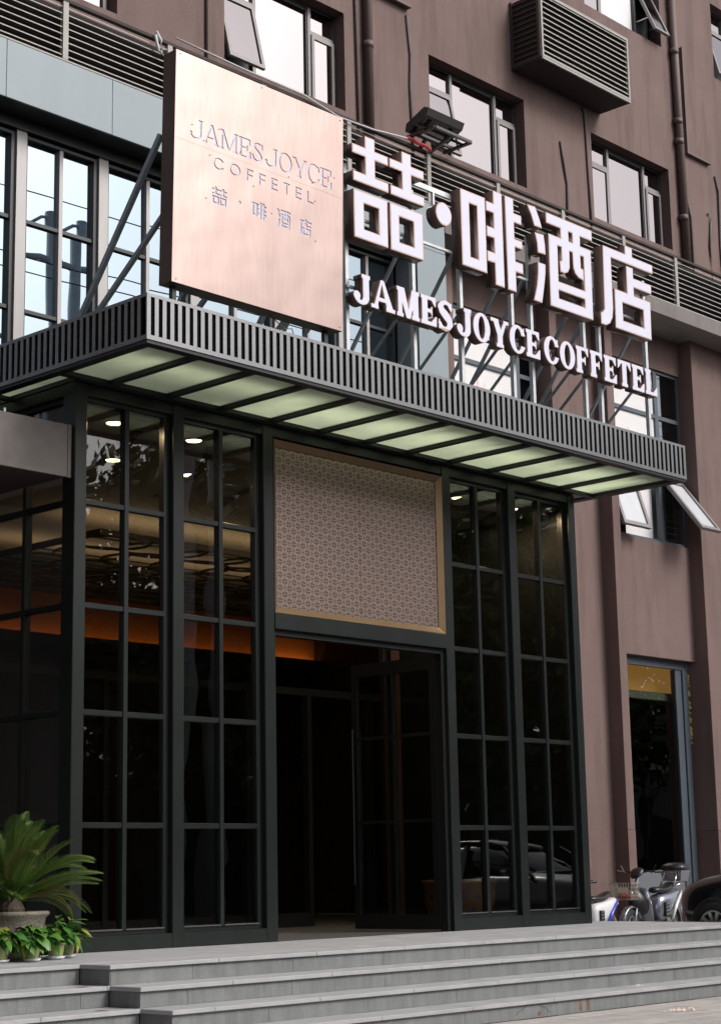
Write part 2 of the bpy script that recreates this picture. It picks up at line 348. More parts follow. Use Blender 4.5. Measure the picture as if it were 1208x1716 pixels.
def serif_glyph(ch, t, h, v):
    """slab-serif capital, stem t, hairline h, serif overhang v, cap height 1; returns field, advance width"""
    sr = lambda x0, x1, y: s_rect(x0 - v, x1 + v, 0, h) if y == 0 else s_rect(x0 - v, x1 + v, 1 - h, 1)
    if ch == 'J':
        cx = 0.42; ro = 0.33; f = U(s_rect(cx, cx + t, 0.26, 1), sr(cx, cx + t, 1))
        rg = S(s_ell(cx + t - ro, 0.26, ro, 0.28), s_ell(cx + t - ro - 0.02, 0.28, ro - t + 0.02, 0.28 - h * 0.9))
        f = U(f, I(rg, PY - 0.262), s_ell(cx + t - 2*ro + t*0.52, 0.25, t*0.55, t*0.55)); return f, cx + t + v + 0.02
    if ch == 'A':
        f = U(s_poly([(0.05, 0.02), (0.05 + h*1.25, 0.02), (0.47, 1.0), (0.38, 1.0)]), s_poly([(0.70 - t*0.2, 0.02), (0.70 + t*0.95, 0.02), (0.52, 1.0), (0.38, 1.0)]),
              s_rect(0.17, 0.66, 0.27, 0.27 + h), s_rect(-0.05, 0.05 + h*1.25 + v, 0, h), s_rect(0.70 - t*0.2 - v, 0.70 + t*0.95 + v*0.8, 0, h)); return f, 0.70 + t + v
    if ch == 'M':
        w = 1.02; f = U(s_rect(v, v + h*1.4, 0, 1), s_rect(w - v - t, w - v, 0, 1), s_poly([(v, 1), (v + t*1.1, 1), (w/2 + t*0.35, 0.0), (w/2 - t*0.35, 0.0)]),
              s_poly([(w/2 - h*0.4, 0.02), (w/2 + t*0.35, 0.0), (w - v - t*0.3, 1), (w - v - t - h*0.2, 1)]), s_rect(0, v*2 + h*1.4, 0, h), s_rect(w - 2*v - t, w, 0, h), s_rect(0, v + t, 1 - h, 1), s_rect(w - v - t, w, 1 - h, 1)); return f, w
    if ch in 'EFL':
        w = 0.74; f = U(s_rect(v, v + t, 0, 1), sr(v, v + t, 0), sr(v, v + t, 1))
        if ch in 'EF': f = U(f, s_rect(v, w - 0.04, 1 - h, 1), s_poly([(w - 0.04, 1), (w - 0.04, 0.68), (w - 0.10, 0.68), (w - 0.24, 1 - h)]), s_rect(v, 0.52, 0.5 - h/2, 0.5 + h/2), s_poly([(0.54, 0.34), (0.54, 0.66), (0.49, 0.66), (0.42, 0.5), (0.49, 0.34)]))
        if ch in 'EL': f = U(f, s_rect(v, w - 0.02, 0, h), s_poly([(w - 0.02, 0), (w, 0.36), (w - 0.06, 0.36), (w - 0.26, h)]))
        return f, w
    if ch == 'T':
        w = 0.80; return U(s_rect(w/2 - t/2, w/2 + t/2, 0, 1), sr(w/2 - t/2, w/2 + t/2, 0), s_rect(0.02, w - 0.02, 1 - h, 1), s_poly([(0.02, 1), (0.0, 0.66), (0.06, 0.66), (0.22, 1 - h)]), s_poly([(w - 0.02, 1), (w, 0.66), (w - 0.06, 0.66), (w - 0.22, 1 - h)])), w
    if ch == 'Y':
        w = 0.86; return U(s_rect(w/2 - t/2, w/2 + t/2, 0, 0.48), sr(w/2 - t/2, w/2 + t/2, 0), s_poly([(0.06, 1), (0.06 + t*1.05, 1), (w/2 + t/2, 0.42), (w/2 - t/2, 0.42)]),
              s_poly([(w - 0.06 - h, 1), (w - 0.06, 1), (w/2 + t/2, 0.42), (w/2 + t/2 - h*1.2, 0.50)]), s_rect(-0.02, 0.06 + t + v, 1 - h, 1), s_rect(w - 0.06 - h - v, w + 0.02, 1 - h, 1)), w
    if ch == 'O': return S(s_ell(0.42, 0.5, 0.42, 0.52), s_ell(0.42, 0.5, 0.42 - t, 0.52 - h*0.9)), 0.84
    if ch == 'C':
        f = S(s_ell(0.42, 0.5, 0.42, 0.52), s_ell(0.44, 0.5, 0.44 - t, 0.52 - h*0.9), s_poly([(0.60, 0.30), (1.2, 0.26), (1.2, 0.72), (0.60, 0.66)]))
        return U(f, s_poly([(0.76, 0.98), (0.76, 0.66), (0.70, 0.66), (0.60, 0.86)])), 0.80
    if ch == 'S':
        a, b = h*0.55, t*0.56
        p = [(0.60, 0.80, a), (0.50, 0.93, a), (0.36, 0.965, a), (0.20, 0.90, a*1.1), (0.13, 0.76, b*0.9), (0.20, 0.64, b), (0.36, 0.52, b*1.12), (0.50, 0.40, b), (0.56, 0.26, b*0.9), (0.48, 0.10, a*1.1), (0.34, 0.035, a), (0.18, 0.07, a), (0.08, 0.20, a)]
        return U(s_path(p), s_poly([(0.65, 1.0), (0.65, 0.68), (0.59, 0.68), (0.50, 0.93)]), s_poly([(0.02, 0.0), (0.02, 0.34), (0.08, 0.34), (0.17, 0.07)])), 0.66
def sans_glyph(ch, t):
    if ch == 'O': return S(s_ell(0.5, 0.5, 0.5, 0.5), s_ell(0.5, 0.5, 0.5 - t, 0.5 - t)), 1.0
    if ch == 'C': return S(s_ell(0.5, 0.5, 0.5, 0.5), s_ell(0.5, 0.5, 0.5 - t, 0.5 - t), s_poly([(0.5, 0.5), (1.3, 1.02), (1.3, -0.02)])), 0.9
    f = s_rect(0, t, 0, 1) if ch != 'T' else s_rect(0.30 - t/2, 0.30 + t/2, 0, 1)
    if ch in 'EFT': f = U(f, s_rect(0, 0.60, 1 - t, 1))
    if ch in 'EF': f = U(f, s_rect(0, 0.55, 0.5 - t/2, 0.5 + t/2))
    if ch in 'EL': f = U(f, s_rect(0, 0.60, 0, t))
    return f, 0.60
_gc = {}
def glyph_loops(ch, kind, *a):
    k = (ch, kind, a)
    if k not in _gc:
        f, w = serif_glyph(ch, *a) if kind == 'serif' else sans_glyph(ch, *a)
        _gc[k] = (contours(f, GX, GY), w)
    return _gc[k]
def arc(cx, cy, r, a0, a1, n=8): return [(cx + r * math.cos(R(a0 + (a1 - a0) * k / n)), cy + r * math.sin(R(a0 + (a1 - a0) * k / n))) for k in range(n + 1)]
def rc(x0, y0, x1, y1): return [(x0, y0), (x1, y0), (x1, y1), (x0, y1)]
# squared Chinese characters, in metres on the sign plane (x along the front, y up)
def tu(x): return [(x, 8.415), (x, 8.52), (x+.207, 8.52), (x+.207, 8.66), (x+.365, 8.66), (x+.365, 8.52), (x+.58, 8.52), (x+.58, 8.415), (x+.365, 8.415), (x+.365, 8.208), (x+.58, 8.208), (x+.58, 8.096), (x+.01, 8.096), (x+.01, 8.208), (x+.207, 8.208), (x+.207, 8.415)]
CJK = {}
CJK['zhe'] = [tu(2.62), tu(3.225), rc(2.63, 7.445, 3.175, 7.995), rc(2.79, 7.565, 3.03, 7.865), rc(3.217, 7.445, 3.768, 7.995), rc(3.368, 7.563, 3.608, 7.866)]
CJK['dot'] = [arc(4.14, 8.1, .14, 0, 345, 23)]
CJK['fei'] = [rc(4.45, 7.566, 4.905, 8.505), rc(4.607, 7.70, 4.749, 8.36),
    [(5.06, 8.645), (5.228, 8.645), (5.228, 7.463), (5.055, 7.463), (5.055, 7.73), (4.917, 7.73), (4.917, 7.858), (5.055, 7.858), (5.055, 8.04), (4.92, 8.04), (4.92, 8.168), (5.057, 8.168), (5.057, 8.357), (4.92, 8.357), (4.92, 8.478), (5.06, 8.478)],
    [(5.285, 8.645), (5.451, 8.645), (5.451, 8.462), (5.597, 8.462), (5.597, 8.343), (5.451, 8.343), (5.451, 8.135), (5.599, 8.135), (5.599, 8.031), (5.453, 8.031), (5.453, 7.849), (5.597, 7.849), (5.597, 7.717), (5.453, 7.717), (5.453, 7.46), (5.288, 7.46)]]
CJK['jiu'] = [[(5.722, 8.65), (5.885, 8.66), (5.96, 8.53), (6.008, 8.41), (5.853, 8.406), (5.80, 8.53)], [(5.855, 8.325), (6.036, 8.335), (6.056, 8.20), (6.059, 8.082), (5.904, 8.075), (5.895, 8.20)],
    [(5.896, 7.953), (6.05, 7.956), (6.043, 7.84), (6.015, 7.70), (5.953, 7.44), (5.787, 7.44), (5.86, 7.65), (5.89, 7.82)],
    [(6.094, 8.65), (7.053, 8.65), (7.053, 8.505), (6.793, 8.505), (6.793, 8.375), (7.015, 8.375), (7.005, 7.448), (6.118, 7.448), (6.132, 8.382), (6.384, 8.382), (6.384, 8.51), (6.094, 8.51)],
    rc(6.552, 8.382, 6.63, 8.507),
    [(6.312, 8.264), (6.39, 8.264), (6.388, 8.09), (6.345, 8.075), (6.349, 7.935), (6.44, 7.936), (6.51, 7.965), (6.55, 8.03), (6.558, 8.252), (6.618, 8.252), (6.624, 8.05), (6.66, 7.985), (6.73, 7.945), (6.835, 7.93), (6.84, 8.08), (6.787, 8.085), (6.785, 8.249), (6.85, 8.249), (6.847, 7.80), (6.305, 7.80)],
    rc(6.30, 7.58, 6.838, 7.687)]
CJK['dian'] = [[(7.281, 8.519), (7.775, 8.519), (7.775, 8.638), (7.942, 8.638), (7.942, 8.515), (8.404, 8.515), (8.400, 8.391), (7.454, 8.391), (7.451, 7.70), (7.43, 7.58), (7.37, 7.49), (7.28, 7.445), (7.17, 7.445), (7.172, 7.60), (7.22, 7.612), (7.258, 7.66)],
    [(7.788, 8.362), (7.942, 8.362), (7.942, 8.226), (8.35, 8.226), (8.346, 8.098), (7.942, 8.098), (7.942, 7.984), (8.312, 7.984), (8.298, 7.458), (7.488, 7.458), (7.50, 7.987), (7.783, 7.987)], rc(7.668, 7.592, 8.135, 7.836)]
def curve_mesh(name, loops, y_front, depth, m, off=0.0, xz=lambda p: p):
    """extrude closed outlines (inner loops are holes); front face looks to -Y at y_front"""
    cu = bpy.data.curves.new(name, 'CURVE'); cu.dimensions = '2D'; cu.fill_mode = 'BOTH'; cu.extrude = depth / 2; cu.offset = off
    for lp in loops:
        sp = cu.splines.new('POLY'); sp.points.add(len(lp) - 1)
        for q, p in zip(sp.points, lp):
            x, z = xz(p); q.co = (x, z, 0, 1)
        sp.use_cyclic_u = True
    o = bpy.data.objects.new(name, cu); COL.objects.link(o)
    dg = bpy.context.evaluated_depsgraph_get(); me = bpy.data.meshes.new_from_object(o.evaluated_get(dg))
    bpy.data.objects.remove(o); bpy.data.curves.remove(cu)
    n = len(me.vertices); co = np.empty(n * 3, 'f'); me.vertices.foreach_get('co', co); co = co.reshape(-1, 3)
    out = np.stack([co[:, 0], y_front + depth / 2 - co[:, 2], co[:, 1]], 1); me.vertices.foreach_set('co', out.ravel())
    me.materials.clear(); me.materials.append(MATS[m]); me.update()
    bm = bmesh.new(); bm.from_mesh(me); bmesh.ops.remove_doubles(bm, verts=bm.verts, dist=1e-5); bmesh.ops.recalc_face_normals(bm, faces=bm.faces); bm.to_mesh(me); bm.free()
    return me
def link_world(name, me, parent):
    """mesh given in world coordinates -> child of parent"""
    w = wl(parent)
    if w.length > 0: me.transform(Matrix.Translation(-w))
    return link(name, me, parent)

# ================================================================== the setting
ground = struct(part('ground', MB().box(-400, 400, -400, 60, -1.2, -0.80), 'asphalt'))
pavement = struct(part('pavement', MB().box(-30, 60, -9.6, 9.0, -0.80, -0.675), 'pave_far'))
for i in range(14):
    for j in range(7):
        x = -0.4 + i * 0.602 + (0.3 if j % 2 else 0); y1 = -3.30 - j * 0.302
        box('paving_slab', x, x + 0.594, y1 - 0.295, y1, -0.675, -0.660 + rng.uniform(-0.001, 0.0015), rng.choice(['paver', 'paver', 'paver_b']), pavement, 0.004)
apron = struct(part('parking_apron', MB().box(9.12, 40, -5.6, 3.2, -0.675, -0.40), 'pave_far'))

# ---- entrance steps: cores, nosed tread slabs and riser slabs
XA, P0Y, TR, RS = -1.205, -2.135, 0.387, 0.165
stairs = struct(part('entrance_stairs', MB().box(XA + .012, 9.08, P0Y + .05, 3.4, -0.70, -0.036).box(-9, XA + .004, P0Y + TR + .05, 3.4, -0.70, -0.037), 'stone_core'))
core = MB()
for k in (1, 2, 3):
    core.box(XA + .012, 9.08, P0Y - k*TR + .05, P0Y - (k-1)*TR + .049, -0.70, -RS*k - .036)
    if k < 3 or True: core.box(-9, XA + .004, P0Y - (k-1)*TR + .05, P0Y - (k-2)*TR + .049, -0.70, -RS*k - .037)
part('step_core', core, 'stone_core', stairs)
def slab_row(x0, x1, y0, y1, z, L, first, nm='tread_slab', th=0.036):
    x = x0; n = first
    while x < x1 - 1e-3:
        e = min(x1, x + n)
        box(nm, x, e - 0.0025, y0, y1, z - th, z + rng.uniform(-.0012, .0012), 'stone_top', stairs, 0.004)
        x = e; n = L
def riser_row(x0, x1, y, z0, z1, L, first):
    x = x0; n = first
    while x < x1 - 1e-3:
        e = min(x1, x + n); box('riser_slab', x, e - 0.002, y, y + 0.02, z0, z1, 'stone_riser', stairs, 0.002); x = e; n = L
for k in range(4):
    z = -RS * k; xr = 9.10; ye = P0Y - k * TR
    if k == 0:
        ys = [ye, ye + .40, ye + 1.05, ye + 1.70, 0.0 - .002]
        for a in range(3): slab_row(8.386, xr, .0 + a, .996 + a, z, 1.2, 1.2)
        for a in range(4): slab_row(XA - .02, xr, ys[a], ys[a+1] - .004, z, 1.2, [1.2, .7, 1.1, .5][a])
    else: slab_row(XA - .02, xr, ye, P0Y - (k-1)*TR + .045, z, 1.2, [0, 1.0, .45, .8][k])
    riser_row(XA + .004, xr - .01, ye + .03, z - RS + (0 if k < 3 else 0.0), z - .037, 1.2, [.9, .5, 1.05, .7][k])
    # left end faces of the projecting flight
    box('end_slab', XA, XA + .012, ye + .03, ye + TR + .028, z - RS, z - .037, 'stone_riser', stairs)
    # left flight, one tread further back
    yl = ye + TR
    if k == 0:
        slab_row(-9, XA - .024, yl, yl + .42, z, 1.2, .9); slab_row(-9, XA - .024, yl + .424, -.6, z, 1.2, .4); slab_row(-9, XA - .024, -.596, 1.2, z, 1.2, .8)
    else: slab_row(-9, XA - .004, yl, P0Y - (k-2)*TR + .045, z, 1.2, [0, .55, .8, .3][k])
    riser_row(-9, XA - .006, yl + .03, z - RS, z - .037, 1.2, [.7, .3, .95, .5][k])
for x, w, h in ((3.72, .05, .11), (3.60, .05, .09), (2.95, .05, .03)):
    b = MB()
    for q in range(5): b.box(x + q*w/5, x + (q+.8)*w/5, P0Y - 3*TR + .0285, P0Y - 3*TR + .0295, -.66 + rng.uniform(0, .03), -.66 + .03 + h * rng.uniform(.6, 1))
    part('rust_stain', b, 'rust_stain', stairs)
b = MB(); pts = [(2.62 + .52 * t, -.62 + .09 * math.sin(math.pi * t) + .008 * math.sin(23 * t)) for t in [k / 22 for k in range(23)]]
for (xa, za), (xb, zb) in zip(pts[:-1], pts[1:]): b.bar((xa, P0Y - 3*TR + .0292, za), (xb, P0Y - 3*TR + .0292, zb), .002, .006)
part('crack', b, 'stone_core', stairs)

# ================================================================== hotel building
bld = thing('hotel_building', 'brown rendered hotel block with rows of square windows behind the entrance', 'building', (4, 3, -0.66))
YW = 2.95; WINX = [0.45, 4.76, 9.10, 13.41, 17.66]; WW = 2.42; ROWS = [(11.72, 13.285), (15.72, 17.285)]
wall = MB(); xs = [-7.0] + [q for x in WINX for q in (x, x + WW)] + [26.0]
for i in range(0, len(xs), 2): wall.box(xs[i], xs[i+1], YW, YW + .35, 10.2, 20.5)
for x in WINX:
    for z0, z1 in ((10.2, ROWS[0][0]), (ROWS[0][1], ROWS[1][0]), (ROWS[1][1], 20.5)): wall.box(x, x + WW, YW, YW + .35, z0, z1)
part('upper_wall', wall, 'stucco', bld)
part('inner_core', MB().box(-7, 26, 4.6, 5.2, 5.9, 20.5).box(-7, 26, 3.3, 5.2, 20.0, 20.5).box(-7, 8.6, 3.6, 3.9, 5.9, 10.1), 'upper_frame_dark', bld)
def upper_window(X0, z0, z1, open_left=0, open_right=0, curtain=False, left_split=True):
    g = YW + .20; X1 = X0 + WW; fr = MB(); t = .045
    m1, m2 = X0 + .72, X0 + 1.84; zt = z1 - .455
    for a in ((X0, X0 + t, z0, z1), (X1 - t, X1, z0, z1)): fr.box(a[0], a[1], g, g + .07, a[2], a[3])
    fr.box(X0 + t, X1 - t, g, g + .07, z1 - t, z1); fr.box(X0 + t, X1 - t, g, g + .07, z0, z0 + t)
    w = part('window', fr, 'upper_frame_dark', bld)
    for mx in (m1, m2): box('mullion', mx, mx + .06, g - .012, g + .06, z0 + t, z1 - t, 'upper_frame', w)
    box('transom', X0 + t, m1 - .002, g - .010, g + .06, zt, zt + .06, 'upper_frame', w); box('transom', m2 + .062, X1 - t, g - .010, g + .06, zt, zt + .06, 'upper_frame', w)
    gm = 'curtain' if curtain else 'glass_pink'
    box('pane', m1 + .075, m2 - .015, g + .03, g + .038, z0 + t, z1 - t - .01, gm, w)
    part('glazing_bead', MB().box(m1 + .06, m1 + .075, g + .01, g + .03, z0 + t, z1 - t).box(m2 - .03, m2, g + .0, g + .03, z0 + t, z1 - t).box(m1 + .075, m2 - .03, g + .01, g + .03, z1 - t - .05, z1 - t), 'upper_frame_dark', w)
    for side, (a, b_, op) in enumerate(((X0 + t, m1, open_left), (m2 + .06, X1 - t, open_right))):
        box('pane', a, b_, g + .03, g + .038, zt + .065, z1 - t - .02, gm if side == 0 else 'glass_pink', w)
        # top hung sash
        H = zt - z0 - t; s = MB().box(a, b_, -.02, .03, -.06, 0).box(a, b_, -.02, .03, -H, -H + .06).box(a, a + .055, -.02, .03, -H + .06, -.06).box(b_ - .055, b_, -.02, .03, -H + .06, -.06)
        me = s.mesh('sash', 'upper_frame', ((a + b_) / 2, 0, 0)); 
        o = link('sash', me, w, ((a + b_) / 2, g - .015, zt - .002), (-R(op), 0, 0))
        p = MB().box(a + .055, b_ - .055, .0, .008, -H + .06, -.06); me = p.mesh('sash_pane', 'glass_pink', ((a + b_) / 2, 0, 0))
        link('sash_pane', me, w, ((a + b_) / 2, g - .015, zt - .002), (-R(op), 0, 0))
        if op:
            q = MB(); 
            for xx in (a + .02, b_ - .02): q.bar((xx, g, z0 + t + .35), (xx, g - .015 - math.sin(R(op)) * H * .72, zt - math.cos(R(op)) * H * .72), .015, .02)
            part('stay_arm', q, 'galv', w)
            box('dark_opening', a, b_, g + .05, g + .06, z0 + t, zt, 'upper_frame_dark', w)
    return w
upper_window(WINX[0], *ROWS[0]); upper_window(WINX[1], *ROWS[0], open_left=13)
upper_window(WINX[2], *ROWS[0], open_left=11); upper_window(WINX[3], *ROWS[0]); upper_window(WINX[4], *ROWS[0])
for i in (0, 1, 2): upper_window(WINX[i], *ROWS[1])
upper_window(WINX[3], *ROWS[1], open_right=22, curtain=True); upper_window(WINX[4], *ROWS[1], open_left=14)

# ---- louver band with fascia panels and ledge
YL = 2.30
lv = part('louver_screen', MB().box(-7, 26, YL + .16, YL + .18, 10.30, 11.17).box(-7, 26, YL - .005, YL + .05, 11.175, 11.215).box(-7, 26, YL + .10, YL + .13, 11.216, 11.235), 'louver_back', bld)
posts = [-5.12, -3.45, -1.78, -.11, 1.555, 3.22, 4.89, 6.555, 8.28, 9.925, 11.6, 13.30, 14.88, 16.55, 18.2, 19.85]
for p in posts: box('louver_post', p - .04, p + .04, YL - .002, YL + .06, 10.28 if p > 8.6 else 10.42, 11.173, 'louver_metal', lv)
for a, b_ in zip(posts[:-1], posts[1:]):
    for k in range(10):
        z = 11.11 - .0905 * k
        if z < 10.43 and a < 8.2: continue
        sm = ('sl', round(b_ - a, 3))
        if sm not in BOXC:
            q = MB(); hw = (b_ - a) / 2 - .041; q.add([(-hw, 0, 0), (hw, 0, 0), (hw, .075, .05), (-hw, .075, .05), (-hw, 0, -.013), (hw, 0, -.013), (hw, .075, .037), (-hw, .075, .037)], [(0,1,2,3),(4,7,6,5),(0,4,5,1),(1,5,6,2),(2,6,7,3),(3,7,4,0)])
            BOXC[sm] = q.mesh('louver_slat', 'louver_metal')
        link('louver_slat', BOXC[sm], lv, ((a + b_) / 2, YL + .012, z))
part('louver_rail', MB().box(-7, 8.6, YL - .003, YL + .09, 10.395, 10.415).box(8.62, 26, YL - .003, YL + .06, 10.275, 10.295), 'louver_metal', lv)
js = [-7.0, -5.615, -4.035, -2.455, -.875, .705, 2.285, 3.865, 5.445, 7.025, 8.59]
for a, b_ in zip(js[:-1], js[1:]): box('fascia_panel', a + .003, b_ - .003, YL, YL + .04, 9.665, 10.39, 'fascia', bld, 0.003)
part('fascia_backing', MB().box(-7, 8.58, YL + .012, YL + .36, 9.672, 10.38), 'steel_dark', bld)
part('pillar_cladding', MB().box(7.95, 8.59, YL, 2.72, 5.75, 9.660), 'fascia', bld)
part('soffit_beam', MB().box(-7, 7.94, YL + .361, 2.78, 9.52, 9.90), 'black_frame', bld)
part('ledge', MB().box(8.60, 26, YL - .004, 3.4, 10.02, 10.272), 'ledge', bld)

# ---- tall curtain windows left of the pillar
YG = 2.80
cols = [-5.0, -3.76, -2.52, -1.27, -.02, 1.235, 2.48, 3.995, 5.51, 6.765, 7.94]
for c in cols[:-1]: box('window_column', c - .072, c + .072, 2.70, 2.86, 5.75, 9.52, 'steel_col', bld)
TZ = [5.75, 7.30, 8.42, 9.50]
for a, b_ in zip(cols[:-1], cols[1:]):
    a += .074; b_ -= .074; m = (a + b_) / 2; fr = MB(); t = .035
    if a > 6.5: b_ += .05
    fr.box(a, a + t, 2.735, 2.84, 5.75, 9.5).box(b_ - t - .02, b_, 2.735, 2.84, 5.75, 9.5).box(a + t, b_ - t - .02, 2.735, 2.84, 9.46, 9.5)
    w = part('curtain_window', fr, 'steel_dark', bld)
    part('mullion', MB().box(m - .027, m + .027, 2.745, 2.83, 5.75, 9.46), 'steel_col', w)
    for z in TZ[1:3]:
        for p, q in ((a + t, m - .028), (m + .028, b_ - t - .02)): box('transom', p, q, 2.757, 2.83, z - .022, z + .022, 'steel_dark', w)
    for r in range(3):
        for (p, q) in ((a + t, m - .027), (m + .027, b_ - t - .02)):
            o = box('pane', p, q, 2.80, 2.808, TZ[r] + (.022 if r else 0), TZ[r+1] - .022 - (.02 if r == 2 else 0), 'glass_sky', w)
            o.rotation_euler = (R(rng.uniform(-.12, .12)), 0, R(rng.uniform(-.22, .22)))

# ---- lower walls to the right: pilasters, recessed panels, windows
YP, YQ = 2.83, 3.10
for a, b_, z0 in ((8.66, 8.94, 5.7), (9.20, 9.37, 5.7), (11.81, 12.00, -.4), (13.35, 13.56, -.4), (16.035, 16.265, -.4)):
    box('pilaster', a, b_, YP, YQ + .3, max(z0, 1.28) if z0 < 0 else z0, 10.018, 'stucco', bld, 0.006)
    if z0 < 0: box('pilaster_plinth', a, b_, YP, YQ + .3, -.45, 1.279, 'stucco_plinth', bld)
pan = MB()
pan.box(8.94, 9.20, YQ, YQ + .3, 5.7, 10.018).box(9.37, 11.81, YQ, YQ + .3, 9.385, 10.018).box(9.37, 11.81, YQ, YQ + .3, -.4, 6.22)
pan.box(12.0, 13.35, YQ, YQ + .3, 1.28, 10.018).box(13.56, 16.035, YQ, YQ + .3, 9.385, 10.018).box(13.56, 16.035, YQ, YQ + .3, 4.20, 6.23)
pan.box(16.265, 26, YP + .03, YQ + .3, 1.28, 10.018).box(8.4, 9.37, YQ, YQ + .3, -.4, 5.7)
part('lower_wall', pan, 'stucco', bld)
part('wall_plinth', MB().box(12.0, 13.35, YQ, YQ + .3, -.45, 1.279).box(16.265, 26, YP + .03, YQ + .3, -.45, 1.279).box(13.56, 16.035, YQ, YQ + .3, -.45, -.05), 'stucco_plinth', bld)
part('ground_floor_wall', MB().box(-8, -.06, 2.85, 3.1, -.66, 5.74), 'steel_dark', bld)
part('window_room', MB().box(9.0, 16.3, 4.3, 4.5, 4.3, 10).box(9.0, 16.3, 3.4, 4.5, 9.5, 9.7), 'upper_frame_dark', bld)
def lower_window(X0, X1, z0, z1, mx, zs):
    g = YQ + .05; t = .05
    w = part('window', MB().box(X0, X0 + t, g, g + .08, z0, z1).box(X1 - t, X1, g, g + .08, z0, z1).box(X0 + t, X1 - t, g, g + .08, z1 - t, z1).box(X0 + t, X1 - t, g, g + .08, z0, z0 + t), 'blue_frame', bld)
    box('mullion', mx - .05, mx + .05, g - .006, g + .07, z0 + t, z1 - t, 'blue_frame', w)
    for z in zs:
        for p, q in ((X0 + t, mx - .052), (mx + .052, X1 - t)): box('transom', p, q, g - .004, g + .07, z - .035, z + .035, 'blue_frame', w)
    return w, g
for X0, X1, mx, red in ((9.372, 11.808, 11.33, ((10.35, 8.02),)), (13.562, 16.033, 15.30, ((14.45, 7.95),))):
    w, g = lower_window(X0, X1, 6.235, 9.383, mx, (7.42, 8.52))
    for z0, z1 in ((7.455, 8.485), (8.555, 9.333)): box('film_pane', X0 + .05, mx - .05, g + .03, g + .038, z0, z1, 'film_white', w)
    for z0, z1 in ((7.455, 8.485), (8.555, 9.333)):
        box('pane', mx + .05, X1 - .05, g + .03, g + .038, z0, z1, 'glass_deep' if X0 < 10 else 'glass_plain', w)
        box('half_film', mx + .05, mx + .22, g + .045, g + .05, z0, z1, 'film_white' if X0 > 10 else 'blue_frame', w)
    if X0 < 10: box('film_pane', X0 + .05, mx - .05, g + .03, g + .038, 6.285, 7.385, 'film_white', w); box('pane', mx + .05, X1 - .05, g + .03, g + .038, 6.285, 7.385, 'glass_deep', w)
    # faded red lettering seen from behind on the film
    for (cx, cz) in red:
        b = MB(); y = g + .0275
        for (p, q) in (((0, .10), (0, .24)), ((-.17, .20), (-.10, .12)), ((.17, .20), (.10, .12)), ((-.2, .07), (.2, .07)), ((-.2, -.05), (.17, -.05)), ((-.2, -.17), (.2, -.17)), ((.2, .07), (.2, -.2))):
            b.bar((cx + p[0], y, cz + p[1]), (cx + q[0], y, cz + q[1]), .004, .05)
        part('red_lettering', b, 'film_red', w)
# right hand window: lower row open, sashes pushed out, security rods behind
w, g = w, g
def lower_sash(a, b_, op, H, name='sash'):
    s = MB().box(a, b_, -.03, .03, -.07, 0).box(a, b_, -.03, .03, -H, -H + .07).box(a, a + .07, -.03, .03, -H + .07, -.07).box(b_ - .07, b_, -.03, .03, -H + .07, -.07)
    c = (a + b_) / 2
    link('sash', s.mesh('sash', 'upper_frame', (c, 0, 0)), w, (c, g - .02, 7.385), (-R(op), 0, 0))
    link('sash_pane', MB().box(a + .07, b_ - .07, 0, .008, -H + .07, -.07).mesh('sash_pane', 'sash_frost_reflection', (c, 0, 0)), w, (c, g - .02, 7.385), (-R(op), 0, 0))
lower_sash(13.62, 14.42, 17, 1.1); lower_sash(15.36, 15.98, 37, 1.22)
for k in range(9): box('security_bar', 15.36, 15.98, g + .104, g + .116, 6.354 + .115 * k, 6.366 + .115 * k, 'steel_dark', w)
part('inner_frame', MB().bar((13.95, g + .25, 6.3), (14.9, g + .32, 7.35), .10, .05).bar((14.75, g + .25, 6.3), (15.2, g + .3, 6.9), .08, .04), 'brace_steel', w)
box('film_pane', 14.42, 15.25, g + .16, g + .17, 6.285, 7.385, 'film_white', w)
box('blind', 15.36, 15.98, g + .35, g + .36, 6.285, 7.385, 'cabinet_grey', w)
# ground floor shop window with a lit panel inside
g = YQ + .14
w = part('shop_window', MB().box(13.562, 13.60, g, g + .1, -.05, 4.198).box(15.62, 15.80, g + .02, g + .12, -.05, 4.05).box(13.60, 16.033, g, g + .1, 4.06, 4.198), 'blue_frame', bld)
part('window_post', MB().box(15.81, 15.96, g - .01, g + .1, -.05, 4.055), 'blue_frame', w)
box('pane', 13.60, 15.62, g + .05, g + .058, .62, 4.06, 'glass_dark', w)
box('lower_panel', 13.60, 15.62, g + .04, g + .06, -.05, .62, 'cabinet_grey', w)
b = MB()
for k in range(22):
    z = 4.0 - k * .055 + rng.uniform(-.02, .02); s = rng.uniform(.012, .03)
    if k in (4, 7, 8, 11, 13, 16): continue
    b.tube([(16.0 - s, g + .02, z), (16.02, g + .0, z - .05)], [s, s * .8], 6)
part('sealant_foam', b, 'foam', w)
room = MB().box(13.3, 17.2, 6.4, 6.5, -.4, 4.3).box(13.3, 13.4, 3.45, 6.4, -.4, 4.3).box(17.1, 17.2, 3.45, 6.4, -.4, 4.3).box(13.3, 17.2, 3.45, 6.5, 4.22, 4.3).box(13.3, 17.2, 3.45, 6.5, -.4, -.35)
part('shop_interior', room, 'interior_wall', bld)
part('lit_panel', MB().box(13.65, 17.0, 3.60, 3.62, 3.66, 4.12), 'orange_panel', bld)
part('ceiling_strip', MB().box(13.65, 17.0, 3.45, 3.60, 3.52, 3.655), 'mint_strip', bld)
cs = MB().tube([(14.45, 3.75, 3.15), (14.75, 3.85, 3.27)], .075, 12).tube([(14.7, 3.85, 3.25), (14.85, 3.9, 3.5)], .012, 6)
part('ceiling_spotlight', cs, 'galv', bld)

